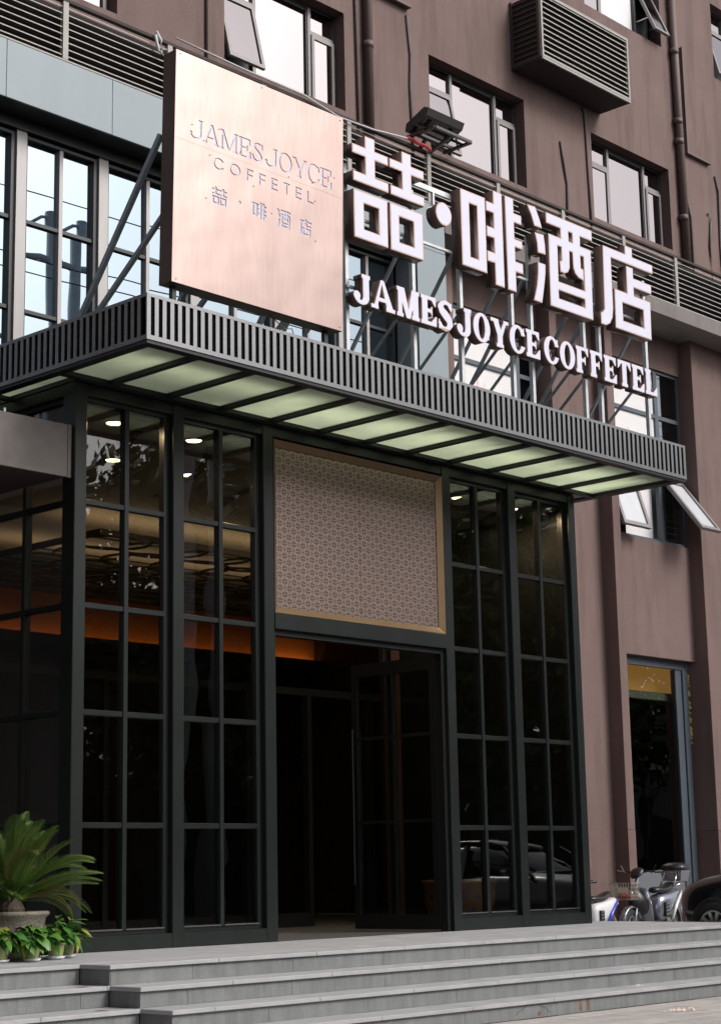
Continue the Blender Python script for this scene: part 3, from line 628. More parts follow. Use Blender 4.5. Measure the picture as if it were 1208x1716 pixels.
# ================================================================== entrance portico
por = thing('entrance_portico', 'black steel and glass entrance box with gridded panes', 'portico', (4.2, 0.1, 0))
CX = [(0, .15), (1.295, 1.445), (2.605, 2.755), (5.65, 5.80), (6.95, 7.10), (8.245, 8.38)]
for a, b_ in CX: box('column', a, b_, 0, .20, 0.0, 5.615, 'black_paint', por, 0.006)
for a, b_ in ((.15, 1.295), (1.445, 2.605), (2.755, 5.65), (5.80, 6.95), (7.10, 8.245)):
    box('header_beam', a + .001, b_ - .001, .012, .19, 5.50, 5.612, 'black_paint', por, 0.003)
ZR = [.17, 1.208, 2.304, 3.366, 4.415, 5.485]
def glazing(a, b_, horizontal=True):
    """framed bay of two by five panes between columns"""
    def bx(mb, p, q, y0, y1, z0, z1):
        return mb.box(p, q, y0, y1, z0, z1) if horizontal else mb.box(y0, y1, p, q, z0, z1)
    m = (a + b_) / 2 - .008; t = .04
    f = MB(); bx(f, a, a + t, .07, .15, .145, 5.498); bx(f, b_ - t - .03, b_, .07, .15, .145, 5.498); bx(f, a + t, b_ - t - .03, .072, .15, 5.455, 5.498); bx(f, a + t, b_ - t - .03, .072, .15, .145, .19)
    w = part('glazed_bay', f, 'black_frame', por)
    mm = MB(); bx(mm, m - .026, m + .026, .055, .14, .19, 5.455); part('mullion', mm, 'black_paint', w)
    for p, q in ((a + t, m - .027), (m + .027, b_ - t - .03)):
        for z in ZR[1:-1]:
            if horizontal: box('transom', p, q, .062, .135, z - .034, z + .022, 'black_paint', w, .005)
            else: box('transom', .062, .135, p, q, z - .034, z + .022, 'black_paint', w, .005)
        if horizontal: box('sill_bead', p, q, .045, .085, .1905, .203, 'slat_grey', w)
        else: box('sill_bead', .045, .085, p, q, .1905, .203, 'slat_grey', w)
    for r in range(5):
        for p, q in ((a + t, m - .026), (m + .026, b_ - t - .03)):
            z0 = ZR[r] + .022; z1 = ZR[r+1] - .034
            o = box('pane', p, q, .10, .108, z0, z1, 'glass_dark', w) if horizontal else box('pane', .10, .108, p, q, z0, z1, 'glass_dark', w)
            j = R(rng.uniform(-.25, .25)); o.rotation_euler = (j * .5, 0, j) if horizontal else (0, j * .5, j)
    kp = MB(); bx(kp, a + .001, b_ - .001, .006, .18, 0.004, .143); part('kick_panel', kp, 'black_paint', w)
for a, b_ in ((.15, 1.295), (1.445, 2.605), (5.80, 6.95), (7.10, 8.245)): glazing(a, b_)
# left return of the box
for a, b_ in ((1.62, 1.77), (2.80, 2.95)): box('column', 0.001, .2, a, b_, 0, 5.615, 'black_paint', por, 0.006)
for a, b_ in ((.20, 1.62), (1.77, 2.80)):
    glazing(a, b_, False); box('header_beam', .012, .19, a + .001, b_ - .001, 5.50, 5.612, 'black_paint', por)
box('side_wall', 8.24, 8.375, .201, 3.09, 0, 5.612, 'black_paint', por)
# ---- patterned metal panel above the door
box('door_head', 2.756, 5.649, -.01, .17, 3.335, 3.505, 'black_paint', por, 0.004)
pf = MB(); X0, X1, Z0, Z1 = 2.762, 5.642, 3.512, 5.47; t = .075; yo, yi = .0, .045
for A_, B_, C_, D_ in (((X0, Z0), (X1, Z0), (X1 - t, Z0 + t), (X0 + t, Z0 + t)), ((X1, Z0), (X1, Z1), (X1 - t, Z1 - t), (X1 - t, Z0 + t)), ((X1, Z1), (X0, Z1), (X0 + t, Z1 - t), (X1 - t, Z1 - t)), ((X0, Z1), (X0, Z0), (X0 + t, Z0 + t), (X0 + t, Z1 - t))):
    pf.add([(A_[0], yo, A_[1]), (B_[0], yo, B_[1]), (C_[0], yi, C_[1]), (D_[0], yi, D_[1]), (A_[0], .1, A_[1]), (B_[0], .1, B_[1]), (C_[0], .1, C_[1]), (D_[0], .1, D_[1])], [(0,1,2,3), (0,4,5,1), (1,5,6,2), (2,6,7,3), (3,7,4,0)])
pnl = part('panel_frame', pf, 'frame_bronze', por)
box('panel_sheet', X0 + t, X1 - t, .060, .075, Z0 + t, Z1 - t, 'petal_gap', pnl)
pt_ = MB(); g = .0725; ox, oz = 4.275, 3.738
i0, i1 = int((X0 + t - ox) / g) - 1, int((X1 - t - ox) / g) + 1; j0, j1 = int((Z0 + t - oz) / g) - 1, int((Z1 - t - oz) / g) + 1
lim = (X0 + t + .002, X1 - t - .002, Z0 + t + .002, Z1 - t - .002)
def petal(x, z, dx, dz, L, w):
    """slim leaf from (x,z) along (dx,dz), domed a little"""
    n = 5; top = []; bot = []
    for k in range(n + 1):
        s = k / n; ww = w * math.sin(math.pi * min(1, .04 + .92 * s)) ; cx, cz = x + dx * L * s, z + dz * L * s
        top.append((cx - dz * ww, cz + dx * ww)); bot.append((cx + dz * ww, cz - dx * ww))
    ring = bot + top[::-1]
    cl = lambda p: (min(max(p[0], lim[0]), lim[1]), min(max(p[1], lim[2]), lim[3]))
    ring = [cl(p) for p in ring]
    if max(p[0] for p in ring) - min(p[0] for p in ring) < .004 or max(p[1] for p in ring) - min(p[1] for p in ring) < .004: return
    m_ = len(ring); pt_.add([(p[0], .0545, p[1]) for p in ring], [tuple(range(m_))])
q = math.sqrt(.5)
for i in range(i0, i1 + 1):
    for j in range(j0, j1 + 1):
        x, z = ox + i * g, oz + j * g
        if (i + j) % 2:
            petal(x + .004, z + .004, q, q, g / q - .0113, .0185); petal(x + .004, z - .004, q, -q, g / q - .0113, .0185)
        else:
            for dx, dz in ((1, 0), (-1, 0), (0, 1), (0, -1)): petal(x, z, dx, dz, g * .80, .0085)
pp = link_world('petal_pattern', pt_.mesh('petal_pattern', 'petal_copper', fixn=False), pnl); pp['kind'] = 'stuff'
# sheets of the panel meet in a fine upright joint
box('panel_joint', 4.20, 4.203, .0535, .0545, Z0 + t, Z1 - t, 'frame_bronze', pnl)
# ---- door frame and open leaf
part('door_frame', MB().box(2.756, 2.81, .05, .16, 0, 3.334).box(5.59, 5.649, .05, .16, 0, 3.334).box(2.811, 5.589, .05, .15, 3.27, 3.334), 'black_frame', por)
def door_leaf(hx, hy, ang, Wd, name='door_leaf', cols=2):
    o_ = (hx, hy, 0)
    f = MB(); H0, H1 = .02, 3.26; t = .09
    f.box(0, t, -.025, .025, H0, H1).box(Wd - t, Wd, -.025, .025, H0, H1).box(t, Wd - t, -.025, .025, H1 - .16, H1).box(t, Wd - t, -.025, .025, H0, H0 + .17)
    d = link(name, f.mesh(name, 'black_frame'), por, o_, (0, 0, R(ang)))
    WL[d] = Vector((0, 0, 0))
    def sub(nm, mb, m):
        x = bpy.data.objects.new(nm, mb.mesh(nm, m)); COL.objects.link(x); x.parent = d; return x
    zs = [H0 + .17, 1.30, 2.33, H1 - .16]; mx = Wd / 2
    bars = MB().box(mx - .02, mx + .02, -.024, .024, zs[0], zs[-1])
    for z in zs[1:-1]: bars.box(t, mx - .021, -.02, .02, z - .018, z + .018).box(mx + .021, Wd - t, -.02, .02, z - .018, z + .018)
    sub('glazing_bar', bars, 'black_paint')
    for r in range(3):
        for p, q_ in ((t, mx - .02), (mx + .02, Wd - t)):
            sub('pane', MB().box(p, q_, -.004, .004, zs[r] + .018 * (r > 0), zs[r+1] - .018 * (r < 2)), 'glass_dark')
    for s in (-1, 1): sub('pull_handle', MB().tube([(Wd - .05, s * .07, .55), (Wd - .05, s * .07, 2.45)], .013, 10).bar((Wd - .05, 0, .75), (Wd - .05, s * .07, .75), .012).bar((Wd - .05, 0, 2.25), (Wd - .05, s * .07, 2.25), .012), 'black_frame')
    return d
door_leaf(5.60, .155, 90, 1.38); door_leaf(2.80, .155, 52, 1.38)
# ---- lobby seen through the glass
lob = struct(part('lobby_floor', MB().box(.2, 8.24, -.004, 3.4, -.05, -.004).box(.2, 12, 3.4, 12, -.05, -.004), 'interior_floor'))
lw = MB().box(.3, 12.1, 11.0, 11.2, 0, 5.6).box(11.9, 12.1, 3.45, 11, 0, 5.6).box(.2, .3, 2.96, 11.2, 0, 5.6).box(8.25, 11.9, 3.42, 3.5, 0, 5.6).box(.3, 11.9, 8.42, 8.5, 0, 4.36).box(.3, 11.9, 7.7, 8.0, 4.98, 5.40)
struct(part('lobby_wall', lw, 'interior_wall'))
ceil = struct(part('lobby_ceiling', MB().box(.2, 8.24, .191, 3.42, 5.40, 5.45).box(.3, 11.9, 3.42, 8.6, 5.40, 5.45), 'interior_ceiling'))
for k in range(8):
    x0 = .2 + k * 1.05; p = [(x0 + 1.3 * s, .35 + 2.5 * s + .2 * math.sin(5 * s + k), 5.392) for s in [i / 10 for i in range(11)]]
    tr = MB()
    for a, b_ in zip(p[:-1], p[1:]): tr.bar(a, b_, .10, .012)
    part('ceiling_trim', tr, 'interior_trim', ceil)
rr = random.Random(3)
lat = thing('ring_lattice', 'hanging brown lattice of overlapping rings under the lobby ceiling', 'ceiling lattice', (6.5, 5.4, 4.9), 0)
LX0, LX1, LY0, LY1, LZ = 3.0, 11.0, 3.35, 7.55, 4.92
part('lattice_frame', MB().box(LX0, LX1, LY0, LY0 + .05, LZ - .03, LZ + .05).box(LX0, LX1, LY1 - .05, LY1, LZ - .03, LZ + .05).box(LX0, LX0 + .05, LY0 + .051, LY1 - .051, LZ - .03, LZ + .05).box(LX1 - .05, LX1, LY0 + .051, LY1 - .051, LZ - .03, LZ + .05), 'ring_brown', lat)
for i in range(9):
    for j in range(5):
        cx, cy = LX0 + .6 + i * .86 + (.3 if j % 2 else 0), LY0 + .5 + j * .8; r0 = rr.uniform(.48, .62); e = rr.uniform(.7, 1)
        if cx + r0 > LX1: continue
        part('ring', MB().tube([(cx + r0 * math.cos(a), min(max(cy + e * r0 * math.sin(a), LY0 + .05), LY1 - .05), LZ + .01) for a in [2 * math.pi * q / 22 for q in range(23)]], .019, 5, cap=False), 'ring_brown', lat)
for k in range(7): box('stay_bar', LX0 + .051, LX1 - .051, LY0 + .45 + k * .55, LY0 + .47 + k * .55, LZ + .03, LZ + .045, 'ring_brown', lat)
part('cove_wall', MB().box(.3, 11.9, 8.40, 8.44, 4.361, 5.39), 'cove_wall', ceil)
part('cove_lip', MB().box(.3, 11.9, 8.22, 8.25, 4.20, 4.40).box(.3, 11.9, 8.251, 8.41, 4.20, 4.22), 'interior_wall', ceil)
def strip(name, loc, sx, sy, e, col):
    l = bpy.data.lights.new(name, 'AREA'); l.shape = 'RECTANGLE'; l.size = sx; l.size_y = sy; l.energy = e; l.color = col
    o = bpy.data.objects.new(name, l); COL.objects.link(o); o.location = loc; o.rotation_euler = (math.pi, 0, 0)     # shines upwards
strip('cove_strip_light', (6.1, 8.32, 4.26), 11.4, .05, 9, (1, .36, .07))
strip('added_ceiling_fill', (7, 4.4, 4.98), 7.5, .5, 14, (1, .80, .55)); strip('added_ceiling_fill', (7, 6.4, 4.98), 7.5, .5, 11, (1, .80, .55))  # added fill lights on the lattice, there to brighten the lobby ceiling
ip = MB()
for x in (3.2, 4.4, 5.6, 6.75, 7.9): ip.box(x - .04, x + .04, 3.44, 3.54, 0, 3.1)
ip.box(.3, 8.2, 3.45, 3.53, 3.1, 3.2).box(.3, 6.75, 3.45, 3.53, 0.0, .18)
struct(part('inner_screen', ip, 'black_frame'))
for k, (x, y) in enumerate([(.83, .41), (1.96, .43), (3.06, .43), (4.2, .43), (5.35, .44), (6.51, .46), (7.6, .46), (1.0, 1.75), (1.9, 1.75), (3.06, 1.76), (4.2, 1.76), (5.35, 1.76), (6.5, 1.76), (7.6, 1.76)]):
    nm = ['front', 'rear'][k > 6]; od = ['first', 'second', 'third', 'fourth', 'fifth', 'sixth', 'seventh'][k % 7]
    d = thing('downlight', f'round recessed ceiling downlight behind glass, {od} from the left in the {nm} row', 'downlight', (x, y, 5.385), 0, 'lobby downlights')
    part('trim_ring', MB().lathe([(.085, .014), (.11, .0), (.115, .014)], (x, y, 5.384), 20), 'chrome', d); part('lens', MB().lathe([(.001, .004), (.085, .004), (.085, .012), (.001, .012)], (x, y, 5.385), 20), 'lamp_lens', d)
pl = bpy.data.lights.new('lobby_downlight', 'AREA'); pl.shape = 'DISK'; pl.energy = 12; pl.color = (1, .76, .48); pl.size = .15
for k, (x, y) in enumerate(((.83, .41), (1.9, 1.75), (3.06, .43), (6.5, 1.76), (7.6, .46))):
    o = bpy.data.objects.new('downlight_lamp', pl); COL.objects.link(o); o.location = (x, y, 5.376)
jar = thing('ceramic_jar', 'wide ceramic jar with dark painted motifs inside the doorway', 'jar', (7.6, 1.55, 0))
part('body', MB().lathe([(.30, 0), (.40, .12), (.47, .32), (.47, .50), (.50, .54), (.50, .58), (.44, .58), (.42, .4), (.05, .1)], (7.6, 1.55, 0), 28), 'ceramic', jar, True)
mo = MB()
for k in range(26):
    a = rr.uniform(0, 6.28); z = rr.choice([.20, .22, .36, .40, .42]); r0 = .415 + (z - .12) * .28 if z < .32 else .472
    c = Vector((7.6 + r0 * math.cos(a), 1.55 + r0 * math.sin(a), z)); t_ = Vector((-math.sin(a), math.cos(a), 0))
    mo.add([c + t_ * .05 * math.cos(b) + Vector((0, 0, .03 * math.sin(b))) for b in [i * 1.047 for i in range(6)]], [(0, 1, 2, 3, 4, 5)])
part('motif', mo, 'ceramic_motif', jar)

# ================================================================== canopy
can = thing('entrance_canopy', 'flat canopy with black slatted edge and pale green glass soffit over the entrance', 'canopy', (4.2, 0, 5.62))
KX0, KX1, KY, KZ0, KZ1, KB = -.342, 8.817, -1.506, 5.62, 6.105, 2.28
fr = MB()
fr.box(KX0, KX1, KY, KY + .06, KZ1 - .034, KZ1).box(KX0, KX1, KY, KY + .06, KZ0 + .030, KZ0 + .075).box(KX0, KX0 + .06, KY + .061, KB, KZ1 - .034, KZ1).box(KX0, KX0 + .06, KY + .061, KB, KZ0 + .030, KZ0 + .075).box(KX1 - .06, KX1, KY + .061, KB, KZ1 - .034, KZ1).box(KX1 - .06, KX1, KY + .061, KB, KZ0 + .030, KZ0 + .075)
part('edge_rail', fr, 'slat_grey', can)
part('edge_backing', MB().box(KX0 + .018, KX1 - .018, KY + .018, KY + .03, KZ0 + .076, KZ1 - .035).box(KX0 + .018, KX0 + .03, KY + .031, KB, KZ0 + .076, KZ1 - .035).box(KX1 - .03, KX1 - .018, KY + .031, KB, KZ0 + .076, KZ1 - .035), 'gap_black', can)
n = 95; pit = (KX1 - KX0 - .05) / (n - 1)
for k in range(n): box('slat', KX0 + .001 + k * pit, KX0 + .049 + k * pit, KY + .002, KY + .017, KZ0 + .074, KZ1 - .033, 'slat_grey', can)
k = 1
while KY + k * pit < KB - .05:
    y = KY + k * pit
    box('slat', KX0 + .002, KX0 + .017, y, y + .048, KZ0 + .074, KZ1 - .033, 'slat_grey', can)
    box('slat', KX1 - .017, KX1 - .002, y, y + .048, KZ0 + .074, KZ1 - .033, 'slat_grey', can); k += 1
GZ = 5.665
bars = [.39 + .759 * i for i in range(11)]
bm_ = MB().box(KX0 + .01, KX1 - .01, KY + .012, KY + .12, KZ0 - .004, KZ0 + .028).box(KX0 + .012, KX0 + .12, KY + .121, KB, KZ0 - .003, KZ0 + .028).box(KX1 - .15, KX1 - .012, KY + .121, KB, KZ0 - .003, KZ0 + .07).box(KX0 + .121, KX1 - .151, -.10, -.012, KZ0 + .001, KZ0 + .09)
part('soffit_frame', bm_, 'canopy_frame', can)
for x in bars: box('soffit_bar', x - .036, x + .036, KY + .121, -.101, KZ0 + .002, GZ + .05, 'canopy_frame', can)
def pane(a, b_, y0, y1):     # thin frosted sheet
    part('glass_panel', MB().add([(a, y0, GZ), (b_, y0, GZ), (b_, y1, GZ), (a, y1, GZ)], [(0, 1, 2, 3)]), 'canopy_glass', can)
xe = [KX0 + .121] + bars + [KX1 - .151]
for i in range(len(xe) - 1):
    a = xe[i] + (.041 if i else 0); b_ = xe[i+1] - (.041 if i < len(xe) - 2 else 0)
    pane(a, b_, KY + .121, -.101)
pane(KX0 + .121, -.012, .0, 1.1); pane(KX0 + .121, -.012, 1.16, KB - .05)
box('soffit_bar', KX0 + .121, -.012, 1.101, 1.159, KZ0 + .002, GZ + .05, 'canopy_frame', can)
box('soffit_infill', 8.384, KX1 - .152, -.011, KB, KZ0 + .02, GZ, 'fascia', can)
part('roof_deck', MB().box(0.0, 8.38, -.005, 2.28, KZ0 + .003, GZ + .03), 'canopy_frame', can)
# ---- steel awning at the left
aw = thing('side_awning', 'rust stained grey steel awning beam beside the left corner column', 'awning', (-3, .8, 4.62))
box('fascia_plate', -6.0, -.055, .05, .08, 4.62, 5.16, 'awning_steel', aw, .004)
box('end_plate', -.052, -.008, .048, .082, 4.618, 5.162, 'awning_steel', aw)
box('soffit_plate', -6.0, -.01, .083, 1.7, 4.64, 4.66, 'awning_under', aw); box('top_plate', -6.0, -.01, .083, 1.7, 5.10, 5.12, 'awning_steel', aw)
part('clamp_bolt', MB().box(-.82, -.80, .06, .075, 5.161, 5.20), 'galv', aw)

# ================================================================== signs on the canopy
YS = -1.42
sb = thing('copper_signboard', 'large square copper signboard with cut out lettering above the canopy', 'sign', (1.23, -1.35, 6.32))
LEAN = R(1.5)     # the board leans forward a little
def lean(me):
    c = np.empty(len(me.vertices) * 3, 'f'); me.vertices.foreach_get('co', c); c = c.reshape(-1, 3)
    c[:, 1] -= (c[:, 2] - 6.32) * math.tan(LEAN); me.vertices.foreach_set('co', c.ravel()); me.update(); return me
BX0, BX1, BZ0, BZ1, SEAM = .036, 2.416, 6.325, 8.715, 7.80
def place(loops, x, z, s, sx=None): return [[(x + p[0] * (sx or s), z + p[1] * s) for p in lp] for lp in loops]
holes = []
def run(text, x, z, s, kind, args, gap, space, sx=None, adv=None):
    out = []
    for i, chh in enumerate(text):
        if chh == ' ': x += space; continue
        lp, w_ = glyph_loops(chh, kind, *args)
        out.append((chh, place(lp, x, z, s, sx))); x += (adv if adv else w_ * (sx or s) + gap)
    return out, x
def fit(text, x0, x1, z, s, kind, args, gapf, spacef):
    _, xe_ = run(text, 0, 0, 1, kind, args, gapf, spacef); k = (x1 - x0) / (xe_ - gapf)
    return run(text, x0, z, s, kind, args, gapf * k, spacef * k, sx=k)[0]
cut = fit('JAMES JOYCE', .26, 2.245, 7.86, .205, 'serif', (.125, .065, .06), .05, .22)
cut += fit('COFFETEL', .55, 1.965, 7.62, .125, 'sans', (.13,), .55, 0)
small = []
def mini(key, x0, x1, z0, z1, bx0, bx1):
    return [[(x0 + (p[0] - bx0) / (bx1 - bx0) * (x1 - x0), z0 + (p[1] - 7.445) / 1.21 * (z1 - z0)) for p in lp] for lp in CJK[key]]
cut.append(('zhe', mini('zhe', .538, .738, 7.258, 7.434, 2.62, 3.805))); cut.append(('dot', [arc(.914, 7.358, .018, 0, 345, 15)]))
cut.append(('fei', mini('fei', 1.083, 1.285, 7.258, 7.434, 4.45, 5.6))); cut.append(('jiu', mini('jiu', 1.434, 1.632, 7.25, 7.437, 5.722, 7.053))); cut.append(('dian', mini('dian', 1.755, 1.945, 7.245, 7.425, 7.17, 8.404)))
def copper():
    m = mat('copper_sheet', (0.75, 0.58, 0.50), 0.34, metal=1.0)
    t = m.node_tree; b = t.nodes['Principled BSDF']; g_ = t.nodes.new('ShaderNodeNewGeometry')
    n1 = t.nodes.new('ShaderNodeTexNoise'); n1.inputs['Scale'].default_value = 1.1; n1.inputs['Detail'].default_value = 2
    n2 = t.nodes.new('ShaderNodeTexNoise'); n2.inputs['Scale'].default_value = 9; n2.inputs['Detail'].default_value = 8; n2.inputs['Roughness'].default_value = .7
    mp = t.nodes.new('ShaderNodeMapping'); mp.inputs['Scale'].default_value = (4, 4, .35)
    t.links.new(g_.outputs['Position'], n1.inputs['Vector']); t.links.new(g_.outputs['Position'], mp.inputs['Vector']); t.links.new(mp.outputs[0], n2.inputs['Vector'])
    cr = t.nodes.new('ShaderNodeValToRGB'); cr.color_ramp.elements[0].position = .34; cr.color_ramp.elements[0].color = (.455, .335, .305, 1); cr.color_ramp.elements[1].position = .62; cr.color_ramp.elements[1].color = (.49, .37, .34, 1)
    t.links.new(n2.outputs['Fac'], cr.inputs['Fac']); t.links.new(cr.outputs[0], b.inputs['Base Color'])
    rm = t.nodes.new('ShaderNodeMapRange'); rm.inputs['To Min'].default_value = .28; rm.inputs['To Max'].default_value = .40; t.links.new(n2.outputs['Fac'], rm.inputs['Value']); t.links.new(rm.outputs[0], b.inputs['Roughness'])
    bp = t.nodes.new('ShaderNodeBump'); bp.inputs['Strength'].default_value = .22; bp.inputs['Distance'].default_value = .08; t.links.new(n1.outputs['Fac'], bp.inputs['Height']); t.links.new(bp.outputs[0], b.inputs['Normal'])
copper()
# sheets with real openings: letters that cross the seam are cut from the upper sheet only, so the seam steps under them
up_h = [lp for c_, ls in cut for lp in ls if min(p[1] for p in lp) > SEAM]
lo_h = [lp for c_, ls in cut for lp in ls if max(p[1] for p in lp) < SEAM]
me = lean(curve_mesh('copper_sheet', [rc(BX0, SEAM + .002, BX1, BZ1)] + up_h, YS, .007, 'copper_sheet')); link_world('copper_sheet', me, sb)
me = lean(curve_mesh('copper_sheet', [rc(BX0, BZ0, BX1, SEAM)] + lo_h, YS, .007, 'copper_sheet')); link_world('copper_sheet', me, sb)
bk = MB().box(BX0 + .02, BX1 - .02, YS + .0075, YS + .03, BZ0 + .02, BZ1 - .02)
link_world('letter_backing', lean(bk.mesh('letter_backing', 'letter_back')), sb)
cs_ = MB().box(BX0, BX0 + .015, YS + .0123, YS + .19, BZ0, BZ1).box(BX1 - .015, BX1, YS + .0123, YS + .19, BZ0, BZ1).box(BX0 + .016, BX1 - .016, YS + .0303, YS + .19, BZ0, BZ0 + .015).box(BX0 + .016, BX1 - .016, YS + .0303, YS + .19, BZ1 - .015, BZ1).box(BX0 + .016, BX1 - .016, YS + .17, YS + .189, BZ0 + .016, BZ1 - .016)
link_world('casing', lean(cs_.mesh('casing', 'sign_return')), sb)
part('casing_joint', MB().box(BX0 - .001, BX0, YS + .01 - .04, YS + .15, SEAM - .002, SEAM + .002), 'seam', sb)
rv = MB()
for x, z in ((.26, 7.99), (.62, 8.05), (.92, 7.90), (1.27, 7.92), (1.6, 7.82), (1.95, 7.85), (2.28, 8.0), (.50, 7.74), (.46, 7.28), (1.36, 7.36), (2.0, 7.22), (1.99, 7.66), (1.1, 7.58), (.09, 8.68), (1.2, 8.68), (2.37, 8.68), (.09, 6.36), (2.37, 6.36)):
    y = YS - (z - 6.32) * math.tan(LEAN) - .003; rv.lathe([(.006, 0), (.006, .006), (.001, .006)], (0, 0, 0), 8)
    for i in range(len(rv.v) - 24, len(rv.v)): a, b_, c_ = rv.v[i]; rv.v[i] = (x + a, y + .003 - c_, z + b_)
part('rivet', rv, 'sign_return', sb)
for x in (.157, 2.27): box('foot_post', x - .025, x + .025, YS + .10, YS + .15, 5.73, 6.33, 'black_frame', sb)
for x in (.05, 1.15, 2.3):
    part('brace', MB().bar((x, -1.24, 7.89), (x, .42, 5.76), .05), 'brace_steel', sb); part('brace', MB().bar((x + .07, -1.24, 7.11), (x + .07, .55, 5.76), .045), 'brace_steel', sb)
part('wire', MB().tube([(1.45, -1.3, 6.33), (1.62, -1.35, 6.20), (1.72, -1.36, 6.22), (1.74, -1.4, 6.06)], .006, 5), 'cable_grey', sb)

frame = thing('sign_scaffold', 'galvanised posts and slanting braces carrying the white characters', 'scaffold', (5.5, -1.2, 5.72))
for i, x in enumerate((2.69, 3.79, 4.625, 5.585, 5.96, 7.04, 7.375, 8.43)):
    box('post', x - .025, x + .025, -1.245, -1.195, 5.73, 8.35 if i != 2 else 7.9, 'galv', frame)
    part('brace', MB().bar((x, -1.19, 7.88), (x, .42, 5.76), .036), 'brace_steel', frame); part('brace', MB().bar((x, -1.19, 7.05), (x, .30, 5.76), .028), 'brace_steel', frame)
for z in (6.80, 6.93, 7.75, 8.45): box('rail', 2.66, 8.46, -1.275, -1.246, z - .015, z + .015, 'galv', frame)
part('dot_hanger', MB().box(3.75, 4.50, -1.28, -1.246, 8.40, 8.435).box(4.12, 4.15, -1.28, -1.25, 8.2, 8.40), 'galv', frame)
names = {'zhe': 'widest white Chinese character, made of two twin halves, next to the copper board', 'dot': 'round white dot between the big Chinese characters', 'fei': 'white Chinese character right after the dot on the sign frame',
         'jiu': 'white Chinese character with three drops on its left side', 'dian': 'rightmost white Chinese character on the sign frame'}
def sign_glyph(name, loops, label, cat, group, depth=.145, rim=-.012):
    c0 = (sum(p[0] for p in loops[0]) / len(loops[0]), YS + depth, min(p[1] for lp in loops for p in lp))
    t_ = thing(name, label, cat, c0, 0, group)
    link_world('letter_return', curve_mesh('letter_return', loops, YS + .004, depth, 'sign_return'), t_)
    link_world('letter_rim', curve_mesh('letter_rim', loops, YS + .0015, .0022, 'sign_rim', off=-.0005), t_)
    link_world('letter_face', curve_mesh('letter_face', loops, YS - .001, .002, 'sign_face', off=rim), t_)
for key in ('zhe', 'dot', 'fei', 'jiu', 'dian'): sign_glyph('sign_character', CJK[key], names[key], 'sign character', 'large characters on the sign frame')
word = fit('JAMES JOYCE COFFETEL', 2.59, 8.37, 6.70, .345, 'serif', (.27, .14, .05), .05, .14)
cnt = {}; tot = {}
for chh, _ in word: tot[chh] = tot.get(chh, 0) + 1
ordn = ['first', 'second', 'third', 'fourth']
for chh, lp in word:
    cnt[chh] = cnt.get(chh, 0) + 1
    lab = f'small white serif capital {chh} in the row under the big characters' if tot[chh] == 1 else f'small white serif capital {chh} in the lower row, {ordn[cnt[chh]-1]} {chh} from the left'
    sign_glyph('sign_letter', lp, lab, 'sign letter', 'small letters on the sign frame', .12, -.005)

# ================================================================== fixtures on the wall
ac = thing('air_conditioner_cage', 'louvred metal cage for air conditioners jutting from the upper wall', 'cage', (12.4, 2.95, 13.7))
AX0, AX1, AY, AZ0, AZ1 = 11.21, 13.72, 2.29, 13.745, 14.92
part('box', MB().box(AX0 + .03, AX1 - .03, AY + .06, YW - .002, AZ0 + .01, AZ1 - .01), 'louver_back', ac)
part('base_plate', MB().box(AX0, AX1, AY + .031, YW - .003, AZ0 - .03, AZ0 + .009), 'louver_back', ac)
fr = MB().box(AX0, AX0 + .045, AY, AY + .05, AZ0 + .051, AZ1 - .051).box(AX1 - .045, AX1, AY, AY + .05, AZ0 + .051, AZ1 - .051).box(AX0, AX1, AY, AY + .05, AZ0 + .01, AZ0 + .05).box(AX0, AX1, AY - .002, AY + .03, AZ0 - .035, AZ0 + .0).box(AX0, AX1, AY, AY + .05, AZ1 - .05, AZ1)
part('front_frame', fr, 'louver_metal', ac)
part('side_frame', MB().box(AX0, AX0 + .02, AY + .051, YW - .004, AZ0 + .012, AZ0 + .05).box(AX0, AX0 + .02, YW - .06, YW - .004, AZ0 + .051, AZ1).box(AX0, AX0 + .02, AY + .051, AY + .1, AZ0 + .051, AZ1), 'flood_metal', ac)
for k in range(11):
    z = AZ0 + .12 + k * .098
    sm = 'acslat'
    if sm not in BOXC:
        hw = (AX1 - AX0) / 2 - .046; q = MB().add([(-hw, 0, 0), (hw, 0, 0), (hw, .05, .05), (-hw, .05, .05), (-hw, 0, -.014), (hw, 0, -.014), (hw, .05, .036), (-hw, .05, .036)], [(0,1,2,3),(4,7,6,5),(0,4,5,1),(1,5,6,2),(2,6,7,3),(3,7,4,0)]); BOXC[sm] = q.mesh('slat', 'louver_metal')
    link('slat', BOXC[sm], ac, ((AX0 + AX1) / 2, AY + .006, z))
    box('side_slat', AX0 + .004, AX0 + .03, AY + .101, YW - .061, z - .01, z + .012, 'flood_metal', ac)
def pipe(name, label, cat, pts, r_, m, group=None, collars=()):
    t_ = thing(name, label, cat, pts[-1], 0, group)
    part('pipe_run' if cat == 'downpipe' else 'cable_run', MB().tube(pts, r_, 12), m, t_, True)
    for z in collars: part('collar', MB().tube([(pts[0][0], pts[0][1], z - .05), (pts[0][0], pts[0][1], z + .05)], r_ * 1.16, 12), m, t_, True)
pipe('downpipe', 'brown painted downpipe at the right between the upper windows', 'downpipe', [(16.13, 2.87, 18.5), (16.17, 2.87, 11.3)], .075, 'pipe_brown', None, (13.9, 14.3, 12.4, 15.7))
pipe('downpipe', 'brown painted downpipe right of the window above the copper board', 'downpipe', [(7.62, 2.87, 18.5), (7.62, 2.87, 11.2)], .07, 'pipe_brown', None, (12.9, 14.6))
